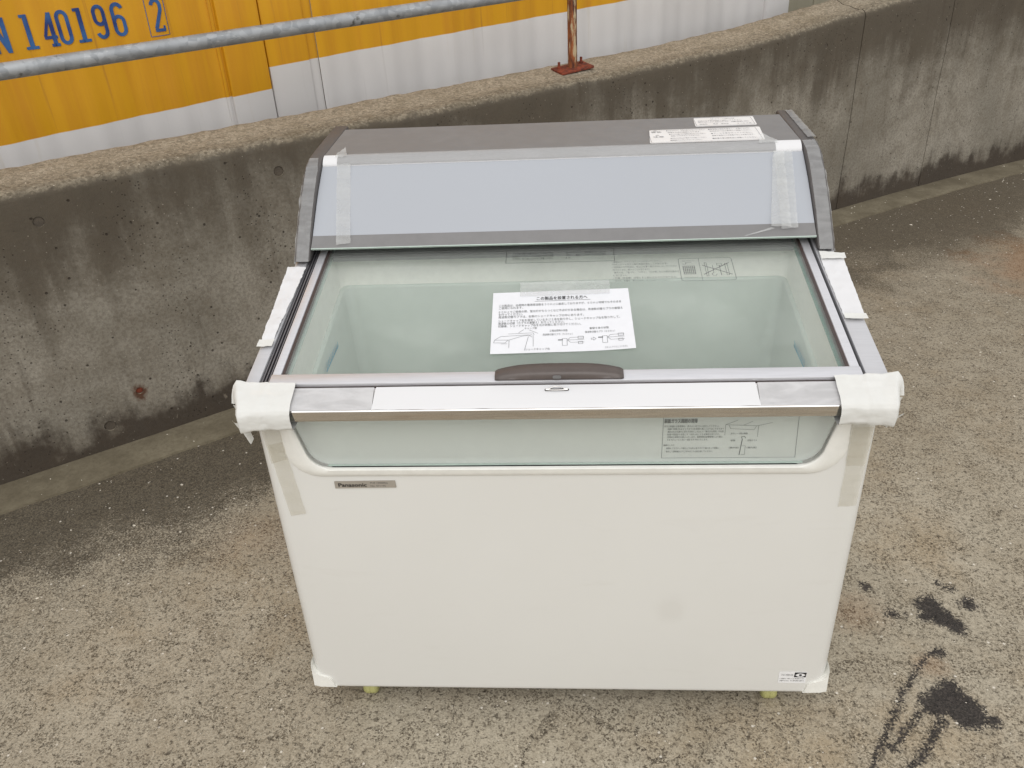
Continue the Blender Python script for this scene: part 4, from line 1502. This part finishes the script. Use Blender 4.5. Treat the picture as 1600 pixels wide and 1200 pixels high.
def canopy():
    # end caps
    front = [(0.412, 0.981), (0.445, 1.013), (0.478, 1.045), (0.512, 1.074), (0.545, 1.101), (0.580, 1.126), (0.612, 1.144), (0.650, 1.1535), (0.700, 1.1575), (0.80, 1.162), (0.925, 1.1655), (0.935, 1.160)]
    for sx in (-1, 1):
        out = front + [(0.935, 1.06), (0.60, 1.02), (0.52, 1.000), (0.448, 0.9825), (0.425, 0.976)]
        bm = prism_bm(out, 'x', sx * 0.5675, sx * 0.6035)
        bmesh.ops.bevel(bm, geom=[e for e in bm.edges if abs(e.verts[0].co.x - e.verts[1].co.x) < 1e-5], offset=0.004, segments=3, profile=0.5, affect='EDGES', clamp_overlap=True)
        cap = link('canopy_end_cap', bm, 'taupe_dark', FZ, 35)
        # tape along its front
        seed = 3.3 + sx
        path = front[:8]
        ext = (0.66, 1.1545) if sx > 0 else (0.648, 1.1535)
        path = path[:7] + [ext]
        def fn(i, j, path=path, sx=sx, seed=seed):
            a = i * (len(path) - 1)
            k = min(int(a), len(path) - 2)
            t = a - k
            y = path[k][0] + (path[k + 1][0] - path[k][0]) * t
            z = path[k][1] + (path[k + 1][1] - path[k][1]) * t
            x0, x1 = 0.570, 0.6045 + 0.003 * max(0, noise.noise(Vector((i * 9, seed, 0))))
            if sx < 0 and i > 0.80:
                x0 = 0.570 + 0.008 * (i - 0.8) * 5
            x = x0 + (x1 - x0) * j
            fold = 0.0
            if j > 0.9:
                fold = 0.006 + 0.007 * noise.noise(Vector((i * 12, seed, 4)))
            e = 0.0012 + abs(noise.noise(Vector((i * 16, j * 5, seed)))) * 0.0024 + abs(noise.noise(Vector((i * 5, j * 2, seed)))) * 0.001
            return Vector((sx * x, y - e * 0.7 + fold * 0.4, z + e * 0.7 - fold))
        link('edge_tape', grid_bm(fn, 60, 12), 'tape_grey', cap, 70)
        if sx > 0:
            tf = Frame((0, 0.70, 1.1592), (1, 0, 0), (0, 0.225, 0.008))
            tape('edge_tape', tf, (0.585, -0.03), (0.6045, -0.03), (0.6035, 0.215), (0.586, 0.215), 0.0012, 'tape_grey', cap, 0.0012, 6, 30)
    # sign panel, slightly bowed
    def fn(i, j):
        x = -0.566 + 1.132 * i
        t = 0.036 + (0.2395 - 0.036) * j
        return SIGN(x, t, 0.0035 * math.sin(math.pi * j) + 0.0012 * max(0.0, 1 - abs(j - 0.6) / 0.4) + 0.0006 * noise.noise(Vector((x * 3, j * 2, 5))))
    link('sign_panel', grid_bm(fn, 40, 20), 'acrylic', FZ, 60)
    st = link('sign_lower_trim', slab_bm(SIGN, rect(-0.566, 0.566, 0.0015, 0.0358), -0.004, 0.0004), 'taupe', FZ)
    link('sign_glass_edge', slab_bm(SIGN, rect(-0.566, 0.566, -0.0006, 0.0014), -0.004, 0.0008), 'glass_edge_pale', st)
    # top trim, rounded
    prof = [(0.628, 1.1378), (0.6275, 1.1405), (0.630, 1.1450), (0.636, 1.1510), (0.645, 1.1558), (0.654, 1.1580), (0.654, 1.150), (0.64, 1.14)]
    tt = link('sign_upper_trim', prism_bm(prof, 'x', -0.565, 0.564), 'film_white', FZ, 50)
    path = [(0.6268, 1.1402), (0.6292, 1.1457), (0.6355, 1.1518), (0.6448, 1.1567), (0.6545, 1.1590)]
    def ft(i, j):
        a = j * 4
        k = min(int(a), 3)
        t = a - k
        e = abs(noise.noise(Vector((i * 40, j * 3, 2)))) * 0.0012
        return Vector((-0.53 + 1.035 * i, path[k][0] + (path[k + 1][0] - path[k][0]) * t - e, path[k][1] + (path[k + 1][1] - path[k][1]) * t + e + 0.0003))
    link('trim_tape', grid_bm(ft, 120, 10), 'tape_grey', tt, 70)
    # lifted tape ends
    for sx, xe in ((-1, -0.53), (1, 0.505)):
        def fl(i, j, sx=sx, xe=xe):
            x = xe + (-sx) * (-0.004) + sx * (-1) * 0.0 + sx * 0.002
            u = x + sx * (-0.045) * i * (1 - 0.3 * j) if sx > 0 else x + 0.030 * i * (1 - j * 0.4)
            y = 0.641 + 0.045 * j * (0.3 + 0.7 * i)
            z = 1.1575 + 0.010 * j * (0.2 + i) + 0.003 * noise.noise(Vector((i * 3, j * 3, sx)))
            return Vector((u, y, z))
        link('tape_flap', grid_bm(fl, 8, 8), 'tape_white', tt, 70)
    # top plate
    pl = link('top_plate', slab_bm(PLATE, rect(-0.5672, 0.5672, 0.0055, 0.242), -0.006, 0.0), 'taupe', FZ)
    # housing behind the sign and under the plate
    link('canopy_housing', prism_bm([(0.452, 1.0055), (0.632, 1.131), (0.655, 1.146), (0.884, 1.154), (0.884, 1.09), (0.62, 1.035), (0.47, 1.004)], 'x', -0.566, 0.566), 'white_plastic', FZ)
    link('canopy_back', box_bm(-0.566, 0.566, 0.8845, 0.9, 1.06, 1.158), 'taupe_dark', FZ)
    link('canopy_lip', prism_bm([(0.4365, 0.999), (0.4455, 0.999), (0.4485, 1.003), (0.440, 1.0025)], 'x', -0.566, 0.566), 'rubber', FZ)
    # caution labels
    def label(u0, u1, v0, v1, shear, lines):
        poly = [(a + shear * (b - v0) / (v1 - v0), b) for a, b in round_rect(u0, u1, v0, v1, 0.005, 3)]
        lb = link('caution_label', slab_bm(PLATE, poly, 0.0004, 0.0009), 'label_white', pl)
        pr = Print(PLATE, 0.0013)
        inner = round_rect(u0 + 0.004, u1 - 0.004, v0 + 0.004, v1 - 0.004, 0.003, 2)
        pr.line(inner + [inner[0]], 0.0008)
        for (s, a, b, sz, w) in lines:
            pr.text(s, u0 + a, v0 + b, sz, w)
        pr.make('label_print', 'ink_light', lb)
    label(0.219, 0.488, 0.022, 0.134, 0.008, [
        ('警告', 0.010, 0.086, 0.013, 0.026), ('注意', 0.012, 0.045, 0.013, 0.026), ('△', 0.016, 0.100, 0.010, 0.010), ('△', 0.018, 0.060, 0.010, 0.010),
        ('●水をかけたり、火気を近づけないでください。', 0.048, 0.096, 0.010, 0.095), ('感電や火災の原因になります。', 0.050, 0.080, 0.010, 0.08), ('●ガラスに強い力や衝撃を加えないでください。', 0.052, 0.064, 0.010, 0.088),
        ('破損してけがをすることがあります。', 0.055, 0.050, 0.010, 0.07), ('●お手入れの際は必ず電源プラグを抜いてください。', 0.052, 0.030, 0.010, 0.085), ('●揮発性のものを入れないでください。', 0.050, 0.014, 0.010, 0.075),
        ('●異常時は運転を停止し、お買い上げの', 0.150, 0.096, 0.010, 0.10), ('販売店または工事店にご相談ください。', 0.152, 0.080, 0.010, 0.10), ('●アース工事を行ってください。', 0.152, 0.060, 0.010, 0.098), ('故障や漏電のとき感電することがあります。', 0.152, 0.042, 0.010, 0.10), ('■設置工事は販売店に依頼してください。', 0.150, 0.018, 0.011, 0.105)])
    label(0.343, 0.494, 0.152, 0.231, 0.004, [
        ('冷凍ショーケースご使用上の注意', 0.045, 0.060, 0.009, 0.06), ('商品は必ず扉を閉めて保存してください。', 0.012, 0.044, 0.009, 0.11), ('開けたままにしますと温度が上がります。', 0.012, 0.032, 0.009, 0.075), ('連絡先', 0.012, 0.014, 0.009, 0.02), ('電話', 0.046, 0.014, 0.009, 0.012), ('販売店', 0.066, 0.014, 0.009, 0.018), ('連絡先', 0.092, 0.030, 0.009, 0.045), ('サービス店', 0.104, 0.012, 0.010, 0.036)])
    # tapes across the sign
    tape('sign_tape', SIGN, (-0.530, 0.243), (-0.497, 0.245), (-0.474, 0.011), (-0.507, 0.006), 0.0045, 'tape_white', FZ, 0.0012, 8, 60)
    tape('sign_tape', SIGN, (0.498, 0.235), (0.540, 0.235), (0.527, 0.020), (0.492, 0.020), 0.0045, 'tape_white', FZ, 0.004, 8, 60)
    tape('sign_tape', SIGN, (0.494, 0.220), (0.520, 0.232), (0.512, 0.018), (0.468, 0.022), 0.0075, 'tape_white', FZ, 0.006, 8, 50)
    tape('sign_tape', SIGN, (0.410, 0.004), (0.472, 0.026), (0.478, 0.022), (0.412, 0.003), 0.0020, 'tape_white', FZ, 0.002, 8, 5)


canopy()


def foam_wraps():
    prof = [(0.0065, 0.8980), (0.004, 0.8975), (-0.002, 0.8950), (-0.015, 0.890), (-0.030, 0.8845), (-0.045, 0.879), (-0.055, 0.873), (-0.0595, 0.866), (-0.0605, 0.855), (-0.060, 0.845), (-0.059, 0.836), (-0.056, 0.8305), (-0.048, 0.8285), (-0.02, 0.830), (0.0, 0.831)]
    for sx in (-1, 1):
        seed = 11.0 * sx
        xin = 0.499 if sx < 0 else 0.502
        nx, nj = 34, 44
        xmax = 0.632
        def fn(i, j, sx=sx, seed=seed, xin=xin):
            a = j * (len(prof) - 1)
            k = min(int(a), len(prof) - 2)
            t = a - k
            y = prof[k][0] + (prof[k + 1][0] - prof[k][0]) * t
            z = prof[k][1] + (prof[k + 1][1] - prof[k][1]) * t
            cy, cz = -0.012, 0.862
            xmax = 0.598 + 0.026 * min(1.0, max(0.0, (y + 0.05) / 0.08)) + 0.002 * noise.noise(Vector((seed, j * 6, 0)))
            x = xin + (xmax - xin) * min(1.0, i / 0.86)
            if i > 0.86:                                   # gathered end
                q = (i - 0.86) / 0.14
                sh = math.cos(q * math.pi / 2) ** 0.8
                y = cy + (y - cy) * sh
                z = cz + (z - cz) * sh
                x = xmax + 0.010 * math.sin(q * math.pi / 2)
            else:
                e = 1 + 0.10 * max(0, (i - 0.66) / 0.20)       # end lip swells a little
                y = cy + (y - cy) * e
                z = cz + (z - cz) * e
            # second layer edge and creases
            d = 0.0014 * noise.noise(Vector((x * 45, j * 9, seed))) + 0.0007 * noise.noise(Vector((x * 90, j * 22, seed + 3)))
            if x > 0.553:
                d += 0.0016
            x += 0.0010 * noise.noise(Vector((seed, j * 8, 1))) * (1 if i < 0.05 else 0.3)
            dy, dz = y - cy, z - cz
            l = math.hypot(dy, dz) or 1
            return Vector((sx * x, y + dy / l * d, z + dz / l * d))
        link('corner_foam', grid_bm(fn, nx, nj), 'foam', FZ, 80)
        # hanging flap at the outer lower corner
        def flap(i, j, sx=sx, seed=seed):
            ln = (0.050 if sx < 0 else 0.026)
            w = 0.026 * (1 - 0.62 * j)
            x = 0.590 + 0.010 * (1 - j) * 0.6 + w * (i - 0.2) * (1 - 0.2 * j)
            z = 0.848 - ln * j - 0.006 * math.sin(math.pi * i) * j
            y = -0.047 - 0.010 * math.sin(math.pi * i) + 0.012 * j + 0.003 * noise.noise(Vector((i * 4, j * 4, seed)))
            return Vector((sx * x, y, z))
        link('foam_flap', grid_bm(flap, 10, 14), 'foam', FZ, 80)
        fr = Frame((0, -0.0012, 0), (1, 0, 0), (0, 0, 1))
        if sx < 0:
            tape('body_tape', fr, (-0.588, 0.835), (-0.549, 0.838), (-0.547, 0.725), (-0.580, 0.715), 0.0006, 'tape_yellow', FZ, 0.0016, 8, 20)
            tape('body_tape', fr, (-0.580, 0.760), (-0.547, 0.768), (-0.531, 0.587), (-0.565, 0.580), 0.0012, 'tape_yellow', FZ, 0.0008, 8, 24)
        else:
            tape('body_tape', fr, (0.545, 0.838), (0.590, 0.830), (0.585, 0.700), (0.549, 0.700), 0.0006, 'tape_yellow', FZ, 0.0016, 8, 20)
            tape('body_tape', fr, (0.551, 0.790), (0.588, 0.790), (0.584, 0.603), (0.549, 0.600), 0.0012, 'tape_yellow', FZ, 0.0008, 8, 24)


foam_wraps()


# ------------------------------------------------------------------ instruction sheet taped to the lid
def sheet():
    c = [(-0.139, 0.258), (0.1475, 0.266), (0.151, 0.064), (-0.133, 0.053)]        # TL TR BR BL on the lid
    mid = Vector((sum(p[0] for p in c) / 4, sum(p[1] for p in c) / 4))
    loc = LID(mid.x, mid.y, 0.0)
    root = empty('instruction_sheet', FZ.location, 'white printed installation instruction sheet taped flat on the glass lid', 'paper sheet')
    root.scale = FZ.scale
    def cur(i, j):
        u = (c[0][0] + (c[1][0] - c[0][0]) * i) * (1 - j) + (c[3][0] + (c[2][0] - c[3][0]) * i) * j
        v = (c[0][1] + (c[1][1] - c[0][1]) * i) * (1 - j) + (c[3][1] + (c[2][1] - c[3][1]) * i) * j
        h = 0.0012 + 0.0018 * (abs(2 * i - 1) ** 4) * j + 0.0006 * math.sin(i * 7) * j
        return u, v, h
    link('page', grid_bm(lambda i, j: LID(*cur(i, j)), 24, 16), 'paper', root, 60)
    U = (Vector(LID(c[1][0], c[1][1])) - Vector(LID(c[0][0], c[0][1])))
    V = (Vector(LID(c[0][0], c[0][1])) - Vector(LID(c[3][0], c[3][1])))

    class PF:
        def __call__(self, a, b, h=0.0):
            i, j = a / 0.297, 1 - b / 0.210
            u, v, hh = cur(min(1, max(0, i)), min(1, max(0, j)))
            return LID(u, v, hh + 0.0005 + h)
    p = Print(PF(), 0.0)
    p.text('この製品を設置される方へ', 0.151, 0.178, 0.0135, 0.110, 'c', bold=0.0004)
    p.line([(0.092, 0.1735), (0.212, 0.1735)], 0.0008)
    p.make('heading', 'ink', root)
    p = Print(PF(), 0.0)
    rows = [('この製品は、出荷時の電源周波数を５０Ｈｚに設定しておりますが、６０Ｈｚ地域でもそのまま', 0.014, 0.158, 0.264), ('ご使用になれます。', 0.014, 0.149, 0.052),
            ('６０Ｈｚでご使用の際、蛍光灯がちらつくなど不点灯がある場合は、周波数切替カプラの差替え', 0.014, 0.135, 0.266), ('を行ってください。', 0.014, 0.126, 0.052), ('周波数切替カプラは、右側のシェードキャップの中にあります。', 0.014, 0.117, 0.182),
            ('シェードキャップ右を固定しているネジ２本を取り外し、シェードキャップ右を取り外して、', 0.014, 0.104, 0.258), ('周波数の切替（カプラの差替え）を行ってください。', 0.014, 0.095, 0.140), ('切替後、シェードキャップ右を元の状態に取り付けてください。', 0.014, 0.086, 0.175)]
    for s, a, b, w in rows:
        p.text(s, a, b, 0.0092, w)
    p.make('body_text', 'ink_grey', root)
    p = Print(PF(), 0.0)
    p.text('キャップ部', 0.070, 0.077, 0.0075, 0.026)
    p.make('caption', 'ink_grey', root)
    p = Print(PF(), 0.0)
    p.text('工場出荷時の状態', 0.122, 0.066, 0.008, 0.038).text('周波数切替カプラ（５０Ｈｚ）', 0.108, 0.054, 0.0075, 0.062)
    p.make('caption', 'ink_grey', root)
    p = Print(PF(), 0.0)
    p.text('差替え後の状態', 0.206, 0.070, 0.008, 0.040).text('周波数切替カプラ（６０Ｈｚ）', 0.196, 0.058, 0.0075, 0.062)
    p.make('caption', 'ink_grey', root)
    p = Print(PF(), 0.0)
    p.text('シェードキャップ右', 0.072, 0.008, 0.0075, 0.05)
    p.make('caption', 'ink_grey', root)
    p = Print(PF(), 0.0)
    p.text('３Ｄ１Ｌ Ｐ７０１ ２０５８０', 0.235, 0.006, 0.0065, 0.045)
    p.make('caption', 'ink_grey', root)
    d = Print(PF(), 0.0)
    w = 0.0007
    d.line([(0.008, 0.044), (0.020, 0.055), (0.078, 0.058), (0.086, 0.050)], w).line([(0.008, 0.044), (0.038, 0.043), (0.064, 0.054), (0.086, 0.058)], w)
    d.line([(0.036, 0.063), (0.088, 0.064), (0.090, 0.058)], w).line([(0.008, 0.044), (0.006, 0.035), (0.030, 0.034), (0.036, 0.043)], w).line([(0.022, 0.031), (0.034, 0.031)], w)
    d.line([(0.038, 0.043), (0.038, 0.018)], w).line([(0.088, 0.056), (0.088, 0.020)], w).line([(0.078, 0.052), (0.070, 0.008)], w).line([(0.058, 0.066), (0.068, 0.076)], w).line([(0.080, 0.074), (0.098, 0.062)], w)
    d.make('cabinet_drawing', 'ink_grey', root)
    for ox, oy in ((0.148, 0.0), (0.231, 0.004)):
        d = Print(PF(), 0.0)
        d.line([(ox, 0.042 + oy), (ox + 0.010, 0.042 + oy), (ox + 0.010, 0.020 + oy), (ox, 0.020 + oy), (ox, 0.042 + oy)], w)
        d.line([(ox, 0.038 + oy), (ox - 0.007, 0.038 + oy)], 0.003)
        for k in (-1, 0, 1):
            d.line([(ox + 0.011, 0.037 + oy), (ox + 0.017, 0.037 + oy + k * 0.008), (ox + 0.045, 0.037 + oy + k * 0.008)], w)
        d.line(rect(ox + 0.033, ox + 0.044, 0.040 + oy, 0.048 + oy) + [(ox + 0.033, 0.040 + oy)], w)
        d.line(rect(ox + 0.033, ox + 0.042, 0.024 + oy, 0.031 + oy) + [(ox + 0.033, 0.024 + oy)], w)
        d.make('coupler_drawing', 'ink_grey', root)
    d = Print(PF(), 0.0)
    d.line([(0.208, 0.040), (0.213, 0.040), (0.213, 0.043), (0.218, 0.038), (0.213, 0.033), (0.213, 0.036), (0.208, 0.036), (0.208, 0.040)], w)
    d.make('arrow_drawing', 'ink_grey', root)
    tape('holding_tape', LID, (-0.082, 0.291), (0.109, 0.294), (0.108, 0.246), (-0.081, 0.240), 0.0030, 'tape_white', root, 0.002, 30, 10)


sheet()
bpy.context.view_layer.update()
